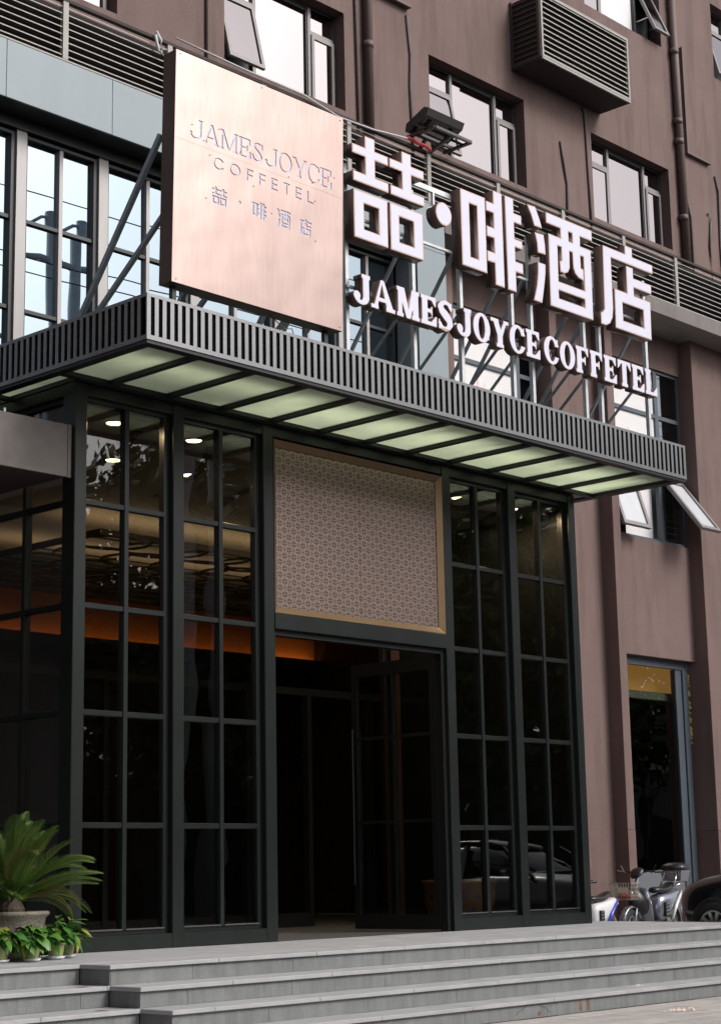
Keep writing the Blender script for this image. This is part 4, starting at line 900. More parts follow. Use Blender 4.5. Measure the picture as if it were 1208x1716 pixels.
for pts, lab in (([(4.43, 2.93, 18), (4.41, 2.93, 11.2)], 'grey cable down the wall left of the copper board top'), ([(8.58, 2.93, 13.75), (8.65, 2.93, 13.1), (8.62, 2.93, 12.6), (8.67, 2.93, 11.2)], 'thin dark cable running down beside the floodlight'),
    ([(13.15, 2.93, 13.64), (13.22, 2.93, 13.58), (13.25, 2.93, 12.6), (13.29, 2.93, 11.2)], 'dark cable hanging from the air conditioner cage'), ([(12.48, 2.93, 12.83), (12.53, 2.92, 12.5), (12.62, 2.93, 12.1), (12.58, 2.93, 11.2)], 'short bent cable left of the window under the cage'),
    ([(16.40, 2.93, 12.80), (16.47, 2.92, 12.5), (16.46, 2.93, 11.2)], 'short cable hugging the right downpipe'), ([(17.08, 2.93, 12.76), (17.16, 2.92, 12.6), (17.08, 2.93, 12.1), (17.12, 2.93, 11.2)], 'short curved cable at the far right of the wall'),
    ([(17.42, 2.93, 13.6), (17.50, 2.92, 13.3), (17.46, 2.93, 12.2), (17.5, 2.93, 11.2)], 'longest curved cable at the right edge of the wall'), ([(7.36, 2.93, 18), (7.40, 2.92, 14), (7.44, 2.93, 11.2)], 'dark cable running beside the left downpipe'), ([(11.86, 2.93, 16.0), (11.86, 2.93, 14.9)], 'short cable entering the cage from above')):
    pipe('wall_cable', lab, 'cable', pts, .022, 'cable_grey', 'cables on the wall')
mo = thing('wall_moulding', 'L shaped painted trunking right of the downpipe', 'trunking', (16.5, 2.93, 13.75)); part('run', MB().box(16.41, 16.46, 2.87, YW - .001, 13.76, 15.90).box(16.461, 17.22, 2.87, YW - .001, 13.76, 13.80), 'pipe_brown', mo)
mo = thing('wall_moulding', 'painted trunking stub at the top left of the upper wall', 'trunking', (8.2, 2.93, 13.8)); part('run', MB().box(7.75, 8.62, 2.85, YW - .001, 13.86, 13.93), 'pipe_brown', mo)
# floodlight on the louver top
fl = thing('floodlight', 'dark floodlight on a bracket frame standing on the louver rail', 'floodlight', (8.3, 2.2, 11.2))
fx0, fx1 = 7.92, 8.74
hd = MB(); hd.loft([[(x, 2.02, 11.60), (x, 1.97, 11.70), (x, 2.06, 11.74), (x, 2.42, 11.58), (x, 2.44, 11.46), (x, 2.38, 11.44)] for x in (fx0, fx1)])
part('hood', hd, 'flood_metal', fl)
part('front_glass', MB().add([(fx0 + .04, 2.04, 11.592), (fx1 - .04, 2.04, 11.592), (fx1 - .04, 2.36, 11.436), (fx0 + .04, 2.36, 11.436)], [(0, 1, 2, 3)]), 'car_glass', fl)
br = MB()
for a, b_ in (((fx0, 1.86, 11.36), (fx1, 1.86, 11.36)), ((fx0, 2.2, 11.36), (fx1, 2.2, 11.36)), ((fx0, 1.86, 11.36), (fx0, 2.4, 11.36)), ((fx1, 1.86, 11.36), (fx1, 2.4, 11.36)), (((fx0 + fx1) / 2, 1.86, 11.36), ((fx0 + fx1) / 2, 2.4, 11.2)), ((fx0 + .2, 2.2, 11.36), (fx0 + .2, 2.35, 11.2)), ((fx0, 2.0, 11.36), (fx0, 2.3, 11.56)), ((fx1, 2.0, 11.36), (fx1, 2.3, 11.56)), ((fx0 + .06, 2.1, 11.36), (fx0 + .06, 2.3, 11.5))): br.bar(a, b_, .05, .04)
part('bracket', br, 'flood_metal', fl)
part('red_tape', MB().tube([(7.75, 2.26, 11.27), (7.95, 2.24, 11.235), (8.12, 2.24, 11.24), (8.26, 2.24, 11.20)], .025, 6), 'red_tape', fl)
pipe('loose_wire', 'pale loose wire trailing along the louver top from the copper board', 'wire', [(3.3, 2.28, 11.30), (4.5, 2.26, 11.25), (5.6, 2.26, 11.25), (6.3, 2.25, 11.13), (7.0, 2.25, 11.16), (7.75, 2.25, 11.25)], .012, 'wire_white')
pipe('loose_wire', 'pale cord with a red tip tied to the louver by the board corner', 'wire', [(2.95, 2.26, 11.26), (3.02, 2.25, 11.16), (3.04, 2.25, 10.98), (2.98, 2.25, 11.0), (2.93, 2.25, 11.2)], .02, 'wire_white')

# ================================================================== plants on the steps
def leaf_mesh(name, L, W, curl, m):
    mb = MB(); n = 6
    for k in range(n + 1):
        s = k / n; w_ = W * (math.sin(math.pi * s ** .75) * .96 + .04 * (1 - s)); x = L * s; z = -curl * s * s * L
        mb.v += [(x, -w_, z + w_ * .22), (x, 0, z - .0), (x, w_, z + w_ * .22)]
    for k in range(n):
        for j in range(2): a = k * 3 + j; mb.f.append((a, a + 1, a + 4, a + 3)); mb.mi.append(0)
    return mb.mesh(name, m, smooth=True, fixn=False)
LV = [leaf_mesh('leaf', .105, .036, .5, 'leaf'), leaf_mesh('leaf', .09, .033, .9, 'leaf_deep'), leaf_mesh('leaf', .12, .034, .35, 'leaf'), leaf_mesh('leaf', .10, .034, .8, 'leaf_yellow'), leaf_mesh('leaf', .13, .022, .4, 'leaf_deep'), leaf_mesh('leaf', .14, .024, .3, 'leaf')]
def pot_plant(x, y, s, nleaf, kind, label, seed):
    nleaf = int(nleaf * 1.7)
    r_ = random.Random(seed); t_ = thing('potted_plant', label, 'plant', (x, y, 0), 0, 'small potted plants on the step')
    part('saucer', MB().lathe([(.001, .004), (.072*s, .004), (.088*s, .028*s), (.083*s, .028*s), (.070*s, .010), (.001, .010)], (x, y, 0), 22), 'saucer', t_, True)
    pot = part('pot', MB().lathe([(.001, .012), (.060*s, .012), (.080*s, .125*s), (.090*s, .126*s), (.092*s, .145*s), (.084*s, .147*s), (.078*s, .12*s), (.001, .115*s)], (x, y, 0), 24), 'pot_green', t_)
    part('soil', MB().lathe([(.001, .118*s), (.078*s, .121*s)], (x, y, 0), 18), 'soil', pot)
    stems = MB(); tips = []
    for k in range(nleaf):
        a = r_.uniform(0, 6.283); rad = r_.uniform(.02, .15) * s; h = (.08 + r_.uniform(.0, .17) * (1.25 - rad / .16)) * s * (1.05 if kind else .95)
        b0 = Vector((x + r_.uniform(-.03, .03), y + r_.uniform(-.03, .03), .12 * s)); b1 = Vector((x + rad * math.cos(a), y + rad * math.sin(a), .1 + h * .9))
        if k % 2 == 0: stems.tube([b0, b0.lerp(b1, .6) + Vector((0, 0, .04)), b1], [.004, .003, .002], 5, cap=False)
        q = r_.random(); me_ = LV[[0, 1, 2, 0, 2, 1][k % 6]] if kind == 0 else LV[4 + k % 2]
        if q < .06: me_ = LV[3]
        link('leaf', me_, t_, b1, (r_.uniform(-.5, .5), r_.uniform(-.5, .75), a + r_.uniform(-.7, .7)), s * r_.uniform(.95, 1.5))
    part('stems', stems, 'leaf_deep', t_)
pot_plant(-.76, -.80, 1.0, 34, 1, 'small plant in a clear green plastic pot, right front of the palm', 1)
pot_plant(-1.12, -.93, 1.0, 46, 0, 'small bushy plant with yellowing leaves hiding its pot, left of the clear green pot', 2)
pot_plant(-1.40, -.86, 1.0, 40, 0, 'small plant at the left picture edge in front of the palm pot', 3)
pot_plant(-.52, -.64, .95, 34, 1, 'small plant with long pointed leaves, nearest the portico corner', 4)
pot_plant(-1.72, -.80, 1.0, 30, 0, 'small plant left of the palm pot', 5)
PXc, PYc = -.98, -.42
pot = thing('palm_pot', 'round carved stone pot holding the palm', 'pot', (PXc, PYc, 0))
part('bowl', MB().lathe([(.001, 0), (.24, 0), (.25, .03), (.235, .06), (.27, .16), (.305, .28), (.315, .36), (.345, .385), (.35, .405), (.335, .42), (.30, .415), (.28, .37), (.001, .36)], (PXc, PYc, 0), 36), 'pot_stone', pot, True)
rl = MB()
for k in range(10):
    a = k * .628; c = Vector((PXc + .30 * math.cos(a), PYc + .30 * math.sin(a), .24)); tn = Vector((-math.sin(a), math.cos(a), 0)); rd = Vector((math.cos(a), math.sin(a), 0))
    rl.tube([c + tn * (.05 * math.cos(b) * (1 - b / 9)) + Vector((0, 0, .05 * math.sin(b) * (1 - b / 9))) + rd * (.012 * math.sin(b)) for b in [i * .6 for i in range(11)]], .013, 6)
part('carved_scroll', rl, 'pot_stone', pot, True)
part('soil', MB().lathe([(.001, .385), (.29, .38)], (PXc, PYc, 0), 20), 'soil', pot)
palm = thing('sago_palm', 'sago palm with stiff arching feather fronds in the stone pot', 'palm', (PXc, PYc, .38))
part('trunk', MB().lathe([(.12, 0), (.13, .06), (.10, .12), (.05, .16), (.001, .17)], (PXc, PYc, .38), 16), 'bark', palm)
def frond_mesh(arch, seed, m, L=.82):
    r_ = random.Random(seed); mb = MB(); n = 34; pts = []
    x = z = 0; ang = R(8)
    for k in range(n + 1):
        pts.append(Vector((x, 0, z))); ang -= R(arch) / n * (0.4 + 1.3 * k / n); x += L / n * math.cos(ang); z += L / n * math.sin(ang)
    mb.tube(pts[::5] + [pts[-1]], [.008] * 3 + [.006] * 2 + [.004] * (len(pts[::5]) + 1 - 5), 5)
    for k in range(5, n + 1):
        s = k / n; ln = .19 * math.sin(math.pi * min(1, .18 + .80 * s)) ** .7 * r_.uniform(.88, 1.08); d = (pts[k] - pts[k - 1]).normalized(); up = Vector((-d.z, 0, d.x))
        for sd in (-1, 1):
            dr = (d * (.62 + .3 * s) + Vector((0, sd, 0)) * .78 + up * (.42 - .18 * s + r_.uniform(-.05, .05))).normalized()
            a = pts[k]; w_ = d * .0075; mid = a + dr * ln * .55 + up * .004; tip = a + dr * ln + up * (-.02 * ln / .16)
            mb.add([a - w_, a + w_, mid + w_ * .85, mid - w_ * .85, tip], [(0, 1, 2, 3), (3, 2, 4)])
    return mb.mesh('frond', m, fixn=False)
FR = [frond_mesh(42, 1, 'frond'), frond_mesh(62, 2, 'frond'), frond_mesh(28, 3, 'frond'), frond_mesh(100, 4, 'frond_dry', .7)]
r_ = random.Random(12)
for k in range(78):
    el = [76, 64, 52, 40, 28, 16, 6][k % 7] + r_.uniform(-7, 7); a = k * 2.39996 + r_.uniform(-.2, .2)
    me_ = FR[3] if (k % 11 == 5) else FR[k % 3]
    link('frond', me_, palm, (PXc + .05 * math.cos(a), PYc + .05 * math.sin(a), .50 + .04 * (el / 72)), (R(r_.uniform(-12, 12)), -R(el), a), r_.uniform(.86, 1.04))

# ================================================================== vehicles at the right
def local(parent):
    def f(name, mb, m, smooth=False, subsurf=0, par=None):
        o = bpy.data.objects.new(name, mb.mesh(name, m, smooth=smooth)); COL.objects.link(o); o.parent = par or parent
        if subsurf: md = o.modifiers.new('s', 'SUBSURF'); md.levels = subsurf; md.render_levels = subsurf
        return o
    return f
def wheel(f, x, y, z, ro, ri, w, spokes, side=0, rim='alloy'):
    """tyre lies in the xz plane, centred at x,y,z"""
    mb = MB().lathe([(ri, -w/2), (ro * .93, -w/2), (ro, -w * .3), (ro, w * .3), (ro * .93, w/2), (ri, w/2), (ri, -w/2)], (0, 0, 0), 28)
    mb.v = [(x + a, y + c, z + b) for a, b, c in mb.v]; ty = f('wheel', mb, 'tyre', True)
    rm = MB().lathe([(ri, -w*.48), (ri*.9, -w*.48), (ri*.86, w*.40), (ri*.86, w*.48), (ri, w*.48)], (0, 0, 0), 28).lathe([(.001, w*.34), (ri*.2, w*.34), (ri*.22, -w*.34), (.001, -w*.34)], (0, 0, 0), 12)
    for k in range(spokes):
        a = 2 * math.pi * k / spokes
        for s in (-1, 1): rm.bar((ri*.12*math.cos(a), ri*.12*math.sin(a), s * w*.33), (ri*.92*math.cos(a), ri*.92*math.sin(a), s * w*.40), ri*.20, w*.1)
    rm.v = [(x + a, y + c, z + b) for a, b, c in rm.v]; f('rim', rm, rim, False, 0, ty)
    return ty
def make_car(label, loc, rz, paint, seatrows=True):
    car = thing('parked_car', label, 'car', loc, rz); f = local(car)
    # body stations along x (0 = nose): half width, sill, belt height, shoulder
    st = [(0.0, .56, .34, .66), (.07, .70, .24, .83), (.25, .82, .20, .93), (.65, .88, .19, 1.00), (1.25, .89, .19, 1.06), (1.9, .90, .19, 1.07), (2.8, .90, .19, 1.07), (3.5, .89, .20, 1.07), (3.95, .86, .22, 1.02), (4.25, .80, .28, .96), (4.36, .66, .38, .80)]
    rings = []
    for x, hw, z0, z1 in st:
        h = z1 - z0
        rings.append([(x, -hw*.86, z0), (x, -hw, z0 + h*.18), (x, -hw*1.01, z0 + h*.55), (x, -hw*.97, z0 + h*.84), (x, -hw*.80, z1), (x, 0, z1 + .045), (x, hw*.80, z1), (x, hw*.97, z0 + h*.84), (x, hw*1.01, z0 + h*.55), (x, hw, z0 + h*.18), (x, hw*.86, z0), (x, 0, z0)])
    f('body', MB().loft(rings), paint, True, 2)
    cab = []
    for x, hw, z in ((1.30, .76, .98), (2.0, .66, 1.42), (2.5, .64, 1.50), (3.1, .63, 1.48), (3.75, .66, 1.22), (4.05, .70, 1.02)):
        cab.append([(x, -hw - (.14 if 1.2 < x < 4 else 0), .93), (x, -hw, .93 + (z - .93) * .85), (x, -hw * .8, z), (x, 0, z + .03), (x, hw * .8, z), (x, hw, .93 + (z - .93) * .85), (x, hw + (.14 if 1.2 < x < 4 else 0), .93)])
    f('cabin_glass', MB().loft(cab), 'car_glass', True, 1)
    rf = []
    for x, hw, z in ((1.92, .60, 1.405), (2.25, .60, 1.50), (2.7, .59, 1.535), (3.2, .58, 1.51), (3.5, .58, 1.42)): rf.append([(x, -hw - .03, z - .06), (x, -hw * .9, z + .012), (x, 0, z + .045), (x, hw * .9, z + .012), (x, hw + .03, z - .06), (x, 0, z - .03)])
    f('roof', MB().loft(rf), paint, True, 1)
    for s in (-1, 1):
        f('pillar', MB().bar((1.22, s*.84, .97), (1.86, s*.64, 1.40), .05).bar((2.55, s*.80, .97), (2.55, s*.65, 1.44), .07).bar((3.98, s*.76, 1.0), (3.5, s*.62, 1.40), .08), paint)
        f('headlight', MB().loft([[(.08, s*.50, .60), (.08, s*.66, .62), (.08, s*.66, .70), (.08, s*.50, .68)], [(.28, s*.56, .62), (.42, s*.83, .66), (.42, s*.80, .77), (.25, s*.55, .73)]]), 'alloy', True)
        f('tail_light', MB().box(4.18, 4.33, s*.72 - .10, s*.72 + .06, .70, .86), 'red_lens')
        f('mirror', MB().loft([[(1.45, s*.90, .98), (1.45, s*1.02, 1.0), (1.45, s*1.02, 1.10), (1.45, s*.92, 1.10)], [(1.60, s*.92, 1.0), (1.60, s*1.03, 1.01), (1.60, s*1.03, 1.09), (1.60, s*.92, 1.08)]]), paint, True)
        for x in (.72, 3.42):
            arch = MB().lathe([(.001, -.02), (.36, -.02), (.375, .0), (.36, .02), (.001, .02)], (0, 0, 0), 28); arch.v = [(x + a, s * .885 + c, .32 + b) for a, b, c in arch.v]; f('wheel_arch', arch, 'bike_black', True)
            wheel(f, x, s * .84, .32, .315, .215, .20, 10)
    f('grille', MB().box(-.01, .08, -.42, .42, .38, .52), 'bike_black'); f('number_plate', MB().box(-.02, .0, -.22, .22, .40, .50), 'cabinet_grey')
    return car
make_car('glossy black car nosing in at the right picture edge', (10.36, -.42, -.40), R(-90), 'car_black')
make_car('silver car parked across the street, mirrored in the dark panes', (14.6, -8.4, -.80), 0, 'car_silver')

def make_bike(label, loc, rz, main, second, basket=True, box_=True, scale=1.0):
    """electric scooter, front wheel at x=0, rear at x=1.22"""
    t_ = thing('electric_scooter', label, 'scooter', loc, rz); t_.scale = (scale,) * 3; f = local(t_)
    for x in (0, 1.22): wheel(f, x, 0, .24, .24, .15, .075, 5)
    f('fork', MB().tube([(0, -.06, .24), (.10, -.06, .52)], .018).tube([(0, .06, .24), (.10, .06, .52)], .018).tube([(.10, 0, .50), (.27, 0, .98)], .026), 'brace_steel', True)
    fd = []
    for a in [R(q) for q in range(20, 171, 15)]: fd.append([(.265*math.cos(a), -.06, .24 + .265*math.sin(a)), (.29*math.cos(a), -.035, .24 + .29*math.sin(a)), (.29*math.cos(a), .035, .24 + .29*math.sin(a)), (.265*math.cos(a), .06, .24 + .265*math.sin(a))])
    f('front_fender', MB().loft(fd), main, True)
    ap = []
    for x, w_, z in ((.02, .03, .60), (.06, .10, .52), (.14, .15, .50), (.24, .16, .44), (.33, .15, .38)):
        ap.append([(x, -w_, z - .02), (x + .02, -w_ * 1.05, z + .10), (x + .08, -w_ * .8, z + .24), (x + .10, 0, z + .28), (x + .08, w_ * .8, z + .24), (x + .02, w_ * 1.05, z + .10), (x, w_, z - .02), (x - .03, 0, z - .04)])
    f('front_apron', MB().loft(ap), second, True, 1)
    f('leg_shield', MB().loft([[(.22, -.16, .78), (.25, 0, .80), (.22, .16, .78), (.27, .15, .77), (.30, 0, .78), (.27, -.15, .77)], [(.30, -.19, .52), (.34, 0, .52), (.30, .19, .52), (.36, .18, .52), (.40, 0, .52), (.36, -.18, .52)], [(.42, -.15, .24), (.42, 0, .24), (.42, .15, .24), (.48, .14, .26), (.48, 0, .26), (.48, -.14, .26)]]), main, True)
    hl = MB().lathe([(.001, -.03), (.06, -.03), (.075, .0), (.05, .05), (.001, .06)], (0, 0, 0), 16); hl.v = [(.0 + c, a, .68 + b) for a, b, c in hl.v]; f('headlight', hl, 'alloy', True)
    f('floorboard', MB().box(.42, .78, -.14, .14, .24, .30), 'bike_black')
    bd = []
    for x, w_, z0, z1 in ((.70, .10, .26, .60), (.78, .15, .24, .68), (.95, .17, .26, .70), (1.15, .17, .36, .72), (1.35, .14, .50, .76), (1.52, .07, .64, .76)):
        h = z1 - z0; bd.append([(x, -w_*.7, z0), (x, -w_, z0 + h*.4), (x, -w_*.92, z0 + h*.85), (x, -w_*.6, z1), (x, w_*.6, z1), (x, w_*.92, z0 + h*.85), (x, w_, z0 + h*.4), (x, w_*.7, z0)])
    bo = f('body_shell', MB().loft(bd), main, True, 1)
    for s in (-1, 1):
        vt = MB().box(.80, .92, s*.155 - .012, s*.155 + .012, .34, .56); f('vent_panel', vt, 'bike_black')
        vs = MB()
        for k in range(4): vs.bar((.815, s*.171, .38 + k*.05), (.905, s*.171, .40 + k*.05), .006, .022)
        f('vent_blade', vs, 'bike_silver')
        f('side_trim', MB().tube([(.98, s*.175, .30), (1.12, s*.18, .50), (1.32, s*.155, .66), (1.48, s*.10, .72)], [.022, .028, .022, .012], 8), 'bike_white' if second != 'bike_blue' else 'bike_blue', True)
        f('mirror_stem', MB().tube([(.29, s*.22, 1.0), (.30, s*.30, 1.12)], .008), 'bike_black')
    f('seat', MB().loft([[(x, -w_, z), (x, -w_*.8, z + .07), (x, 0, z + .085), (x, w_*.8, z + .07), (x, w_, z), (x, 0, z - .02)] for x, w_, z in ((.68, .07, .70), (.78, .12, .72), (.95, .13, .70), (1.08, .14, .72), (1.22, .13, .77), (1.34, .08, .80))]), 'bike_black', True, 1)
    f('rear_fender', MB().loft([[(1.22 + .28*math.cos(a), -.055, .24 + .28*math.sin(a)), (1.22 + .30*math.cos(a), 0, .24 + .30*math.sin(a)), (1.22 + .28*math.cos(a), .055, .24 + .28*math.sin(a))] for a in [R(q) for q in range(0, 121, 15)]]), 'bike_white' if second == 'bike_blue' else 'bike_black', True)
    f('tail_light', MB().box(1.50, 1.56, -.05, .05, .64, .70), 'amber'); f('swing_arm', MB().bar((.85, -.08, .24), (1.22, -.08, .24), .04, .06), 'bike_black')
    f('handlebar', MB().tube([(.34, -.33, 1.02), (.27, -.18, 1.03), (.25, 0, 1.0), (.27, .18, 1.03), (.34, .33, 1.02)], .014).tube([(.40, -.36, 1.02), (.32, -.26, 1.025)], .022).tube([(.40, .36, 1.02), (.32, .26, 1.025)], .022), 'bike_black', True)
    [f('brake_lever', MB().bar((.27, s * .20, 1.02), (.30, s * .36, 1.05), .012), 'chrome') for s in (-1, 1)]
    f('instrument_cowl', MB().loft([[(.14, -.10, .90), (.13, 0, .88), (.14, .10, .90), (.16, .06, .95), (.16, -.06, .95)], [(.28, -.15, 1.02), (.28, 0, 1.0), (.28, .15, 1.02), (.27, .10, 1.12), (.27, -.10, 1.12)], [(.36, -.09, 1.02), (.36, 0, 1.02), (.36, .09, 1.02), (.35, .05, 1.07), (.35, -.05, 1.07)]]), 'bike_black', True, 1)
    if basket:
        b = MB(); X0, X1, Y0, Y1, z0, z1 = -.28, -.02, -.18, .18, .62, .86
        for k in range(9):
            q = k / 8; y = Y0 + (Y1 - Y0) * q; x = X0 + (X1 - X0) * q
            b.bar((X0, y, z1), (X0 + .03, y * .85, z0), .006); b.bar((X1, y, z1), (X1 - .03, y * .85, z0), .006); b.bar((X0 + .03, y * .85, z0), (X1 - .03, y * .85, z0), .006)
            b.bar((x, Y0, z1), (x * .8 - .03, Y0 * .85, z0), .006); b.bar((x, Y1, z1), (x * .8 - .03, Y1 * .85, z0), .006)
        for k in range(5):
            z = z0 + (z1 - z0) * k / 4; e = .03 * (1 - k / 4); r0 = .006 if k < 4 else .014
            c = [(X0 + e, Y0 * (.85 + .15*k/4), z), (X1 - e, Y0 * (.85 + .15*k/4), z), (X1 - e, Y1 * (.85 + .15*k/4), z), (X0 + e, Y1 * (.85 + .15*k/4), z)]
            for p, q in zip(c, c[1:] + c[:1]): b.bar(p, q, r0)
        b.bar((X1 - .02, 0, .7), (.2, 0, .75), .02)
        f('basket', b, 'basket_wire'); f('basket_plate', MB().box(-.285, -.28, -.12, .05, .72, .80), 'card')
        bag = thing('red_cloth', 'red cloth lying in the wire basket of the silver scooter', 'cloth', (0, 0, 0)); bag.location = t_.location; bag.rotation_euler = t_.rotation_euler; bag.scale = t_.scale
        fb = local(bag); fb('bundle', MB().loft([[(-.24, -.13, .63), (-.24, .13, .63), (-.22, .12, .70), (-.22, -.12, .69)], [(-.14, -.15, .63), (-.14, .15, .63), (-.13, .13, .735), (-.15, -.13, .72)], [(-.06, -.13, .63), (-.06, .13, .63), (-.07, .12, .70), (-.07, -.12, .71)]]), 'red_cloth', True, 1)
    if box_:
        f('luggage_rack', MB().tube([(1.20, -.12, .80), (1.34, -.11, 1.0), (1.36, .11, 1.0), (1.20, .12, .80)], .014).bar((1.3, 0, .78), (1.62, 0, .84), .03).bar((1.3, .1, .8), (1.6, .1, .86), .02).bar((1.3, -.1, .8), (1.6, -.1, .86), .02), 'chrome', True)
        tb = f('top_box', MB().loft([[(1.36, -.15, .87), (1.62, -.14, .87), (1.62, .14, .87), (1.36, .15, .87)], [(1.34, -.18, 1.03), (1.68, -.17, 1.03), (1.68, .17, 1.03), (1.34, .18, 1.03)]]), 'bike_silver')
        f('top_box_lid', MB().loft([[(1.33, -.185, 1.035), (1.69, -.175, 1.035), (1.69, .175, 1.035), (1.33, .185, 1.035)], [(1.36, -.16, 1.11), (1.62, -.15, 1.12), (1.62, .15, 1.12), (1.36, .16, 1.11)], [(1.44, -.10, 1.145), (1.54, -.10, 1.15), (1.54, .10, 1.15), (1.44, .10, 1.145)]]), 'bike_black', True, 0, tb)
        f('reflector', MB().box(1.66, 1.70, -.12, .12, 1.04, 1.08), 'red_lens', False, 0, tb)
    return t_
make_bike('silver electric scooter with wire basket and top box beside the black car', (11.80, 1.78, -.40), R(6), 'bike_silver', 'bike_black', scale=1.0)
make_bike('white and blue electric scooter half hidden behind the portico corner', (9.95, 1.6, -.40), R(4), 'bike_white', 'bike_blue', False, False, .88)

# ================================================================== across the street: what the glass mirrors
def leafy(seed, rx, ry, rz_, n):
    q = np.random.RandomState(seed); nc = 60
    c = q.normal(size=(nc, 3)); c /= np.linalg.norm(c, axis=1)[:, None]; c *= (q.uniform(.25, 1, nc) ** .5)[:, None]; c *= np.array([rx, ry, rz_])
    p = c[q.randint(0, nc, n)] + q.normal(size=(n, 3)) * np.array([.62, .62, .5])
    a = q.normal(size=(n, 3)); a /= np.linalg.norm(a, axis=1)[:, None]; b = np.cross(a, q.normal(size=(n, 3))); b /= np.linalg.norm(b, axis=1)[:, None]
    s = q.uniform(.10, .24, n)[:, None]
    V_ = np.stack([p - a*s, p - b*s*.5, p + a*s, p + b*s*.5], 1).reshape(-1, 3)
    me = bpy.data.meshes.new('crown'); me.from_pydata(V_.tolist(), [], np.arange(n * 4).reshape(-1, 4).tolist()); me.materials.append(MATS['tree_leaf']); me.update(); return me
CR = [leafy(1, 3.4, 3.0, 3.0, 13000), leafy(2, 3.0, 3.2, 3.3, 13000)]
lab = ['nearest the utility poles', 'second in the row across the street', 'third in the row across the street', 'fourth in the row across the street', 'fifth in the row across the street', 'sixth in the row across the street', 'last in the row across the street']
for k, (x, y, s) in enumerate(((15.0, -23, .98), (20.6, -22, 1.22), (26.5, -23, 1.3), (32.5, -22, 1.25), (39, -23, 1.35), (46, -22, 1.3), (53, -23, 1.35))):
    t_ = thing('street_tree', f'leafy street tree mirrored in the dark glass, {lab[k]}', 'tree', (x, y, -.8), 0, 'trees across the street')
    tm = MB().tube([(x, y, -.8), (x + .1, y, 1.5), (x - .1, y + .1, 3.6), (x + .1, y, 6.5)], [.26, .2, .16, .07], 10)
    for a in range(6): tm.tube([(x, y, 2.6 + a * .5), (x + 1.2*math.cos(a*1.1), y + 1.2*math.sin(a*1.1), 4.0 + a * .5), (x + 2.2*math.cos(a*1.1), y + 2.2*math.sin(a*1.1), 5.2 + a * .5)], [.09, .06, .02], 6)
    part('trunk', tm, 'bark', t_, True)
    link('crown', CR[k % 2], t_, (x, y, 6.6 * s - .4), (0, 0, k * 1.3), s * 1.05)
blocker = thing('light_blocker', 'tall unseen brown wing of the hotel beside the viewer, outside the frame', 'building', (-16, -3, -.66))  # added unseen block; keeps left-facing surfaces in shade
part('wall', MB().box(-26, -10.5, -9.3, 2.8, -.66, 26), 'pipe_brown', blocker)
for k in range(4):
    for j in range(4): box('window', -10.51, -10.46, -8.6 + 2.9 * j, -7.0 + 2.9 * j, 4.5 + 4 * k, 6.3 + 4 * k, 'car_glass', blocker)
hedge = thing('far_shop_row', 'low dark shop row across the street behind the trees', 'building', (26, -29, -.8))
part('wall', MB().box(-6, 70, -34, -29, -.8, 5.2), 'steel_dark', hedge); part('parapet', MB().box(-6.2, 70.2, -34.2, -28.8, 5.2, 5.6), 'far_wall', hedge)
for k in range(12): box('shop_front', -4 + k * 6, .8 + k * 6, -29.06, -29.0, -.7, 3.0, 'car_glass', hedge)
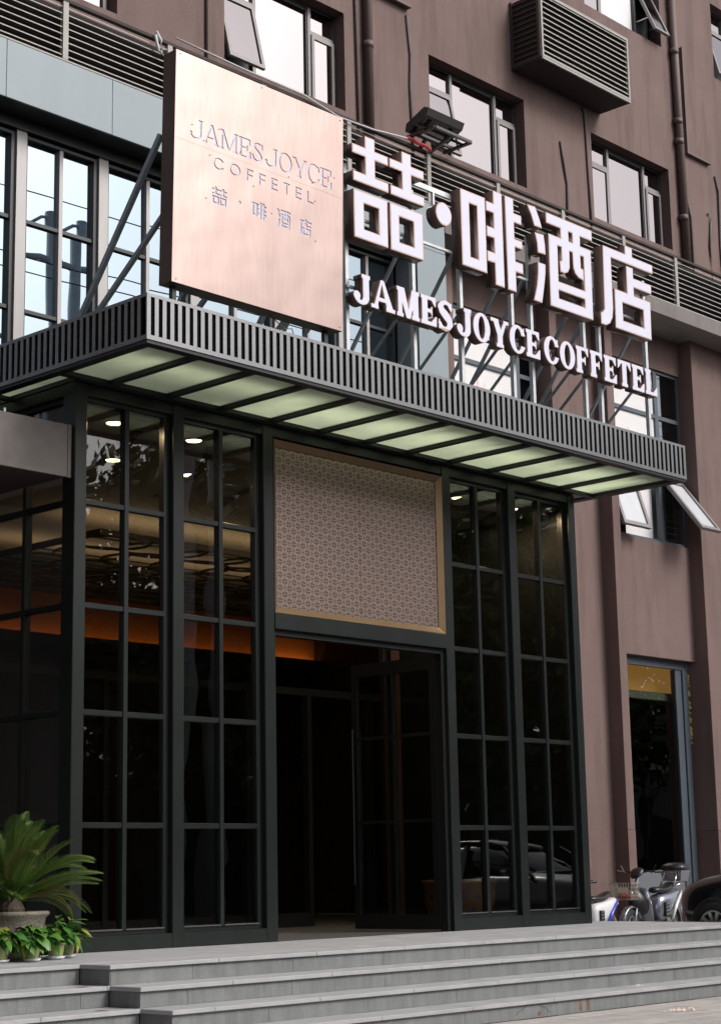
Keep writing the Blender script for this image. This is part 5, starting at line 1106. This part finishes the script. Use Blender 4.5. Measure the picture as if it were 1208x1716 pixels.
for k, (x, l2) in enumerate(((17.3, 'left'), (18.3, 'right'))):
    y = -18; t_ = thing('utility_pole', f'pale concrete utility pole mirrored in the tall windows, {l2} of the pair', 'pole', (x, y, -.8), 0, 'pair of utility poles')
    part('shaft', MB().tube([(x, y, -.8), (x, y, 8), (x, y, 18.6)], [.24, .20, .15], 14), 'concrete_pole', t_, True)
    part('crossarm', MB().tube([(x - 1.1, y, 17.15), (x - .4, y, 17.25), (x, y, 17.2), (x + .5, y, 17.3)], [.06, .09, .11, .09], 8).tube([(x - .7, y - .1, 18.1), (x - .3, y, 18.4), (x, y, 18.45)], .05, 8), 'concrete_pole', t_, True)
    part('insulator', MB().lathe([(.02, 0), (.07, .03), (.03, .06), (.07, .09), (.03, .12), (.07, .15), (.02, .18)], (x - 1.05, y, 16.9), 10), 'bike_black', t_)
for k, (z, l2) in enumerate(((18.9, 'highest'), (16.8, 'middle'), (16.2, 'lowest'))):
    t_ = thing('power_line', f'thin power line mirrored in the tall windows, {l2} of three', 'cable', (14, -14, z), 0, 'power lines')
    part('wire', MB().tube([(-30 + 10 * i, -18 + .5 * k + (i - 4) * .35, z + .5 * ((i - 4) / 3) ** 2 * .5) for i in range(9)], .018, 5), 'cable_grey', t_)

# ================================================================== litter and marks
for label, c, n, sc, z in (('crumpled strip of dry brown paper on the pavement below the steps', (4.20, -4.02), 9, .09, -.658), ('tiny white scrap lying on the lowest step', (4.95, -3.05), 5, .03, -.493), ('small brown scrap on the pavement against the lowest riser', (3.60, -3.62), 4, .03, -.658)):
    t_ = thing('litter_scrap', label, 'litter', (c[0], c[1], z), 0, None); rq = random.Random(n); b = MB()
    for k in range(n):
        x, y = c[0] + (k - n / 2) * sc * .35 + rq.uniform(-.2, .2) * sc, c[1] - (k - n / 2) * sc * .22 + rq.uniform(-.3, .3) * sc; h = rq.uniform(.1, .55) * sc
        b.add([(x - sc * .3, y - sc * .2, z), (x + sc * .3, y - sc * .15, z + h * .3), (x + sc * .1, y + sc * .25, z + h), (x - sc * .2, y + sc * .1, z + h * .6)], [(0, 1, 2), (0, 2, 3)])
    part('scrap', b, 'saucer' if 'white' in label else 'paper', t_)
for x, y, z in ((-1.42, -2.02, -.165), (-1.50, -2.38, -.33)):
    b = MB(); rq = random.Random(int(-x * 100)); ring = [(x + .07 * math.cos(a) * rq.uniform(.6, 1.2), y + .035 * math.sin(a) * rq.uniform(.6, 1.2), z + .0022) for a in [i * .5236 for i in range(12)]]
    b.add(ring, [tuple(range(12))]); part('rust_stain', b, 'rust_stain', stairs)
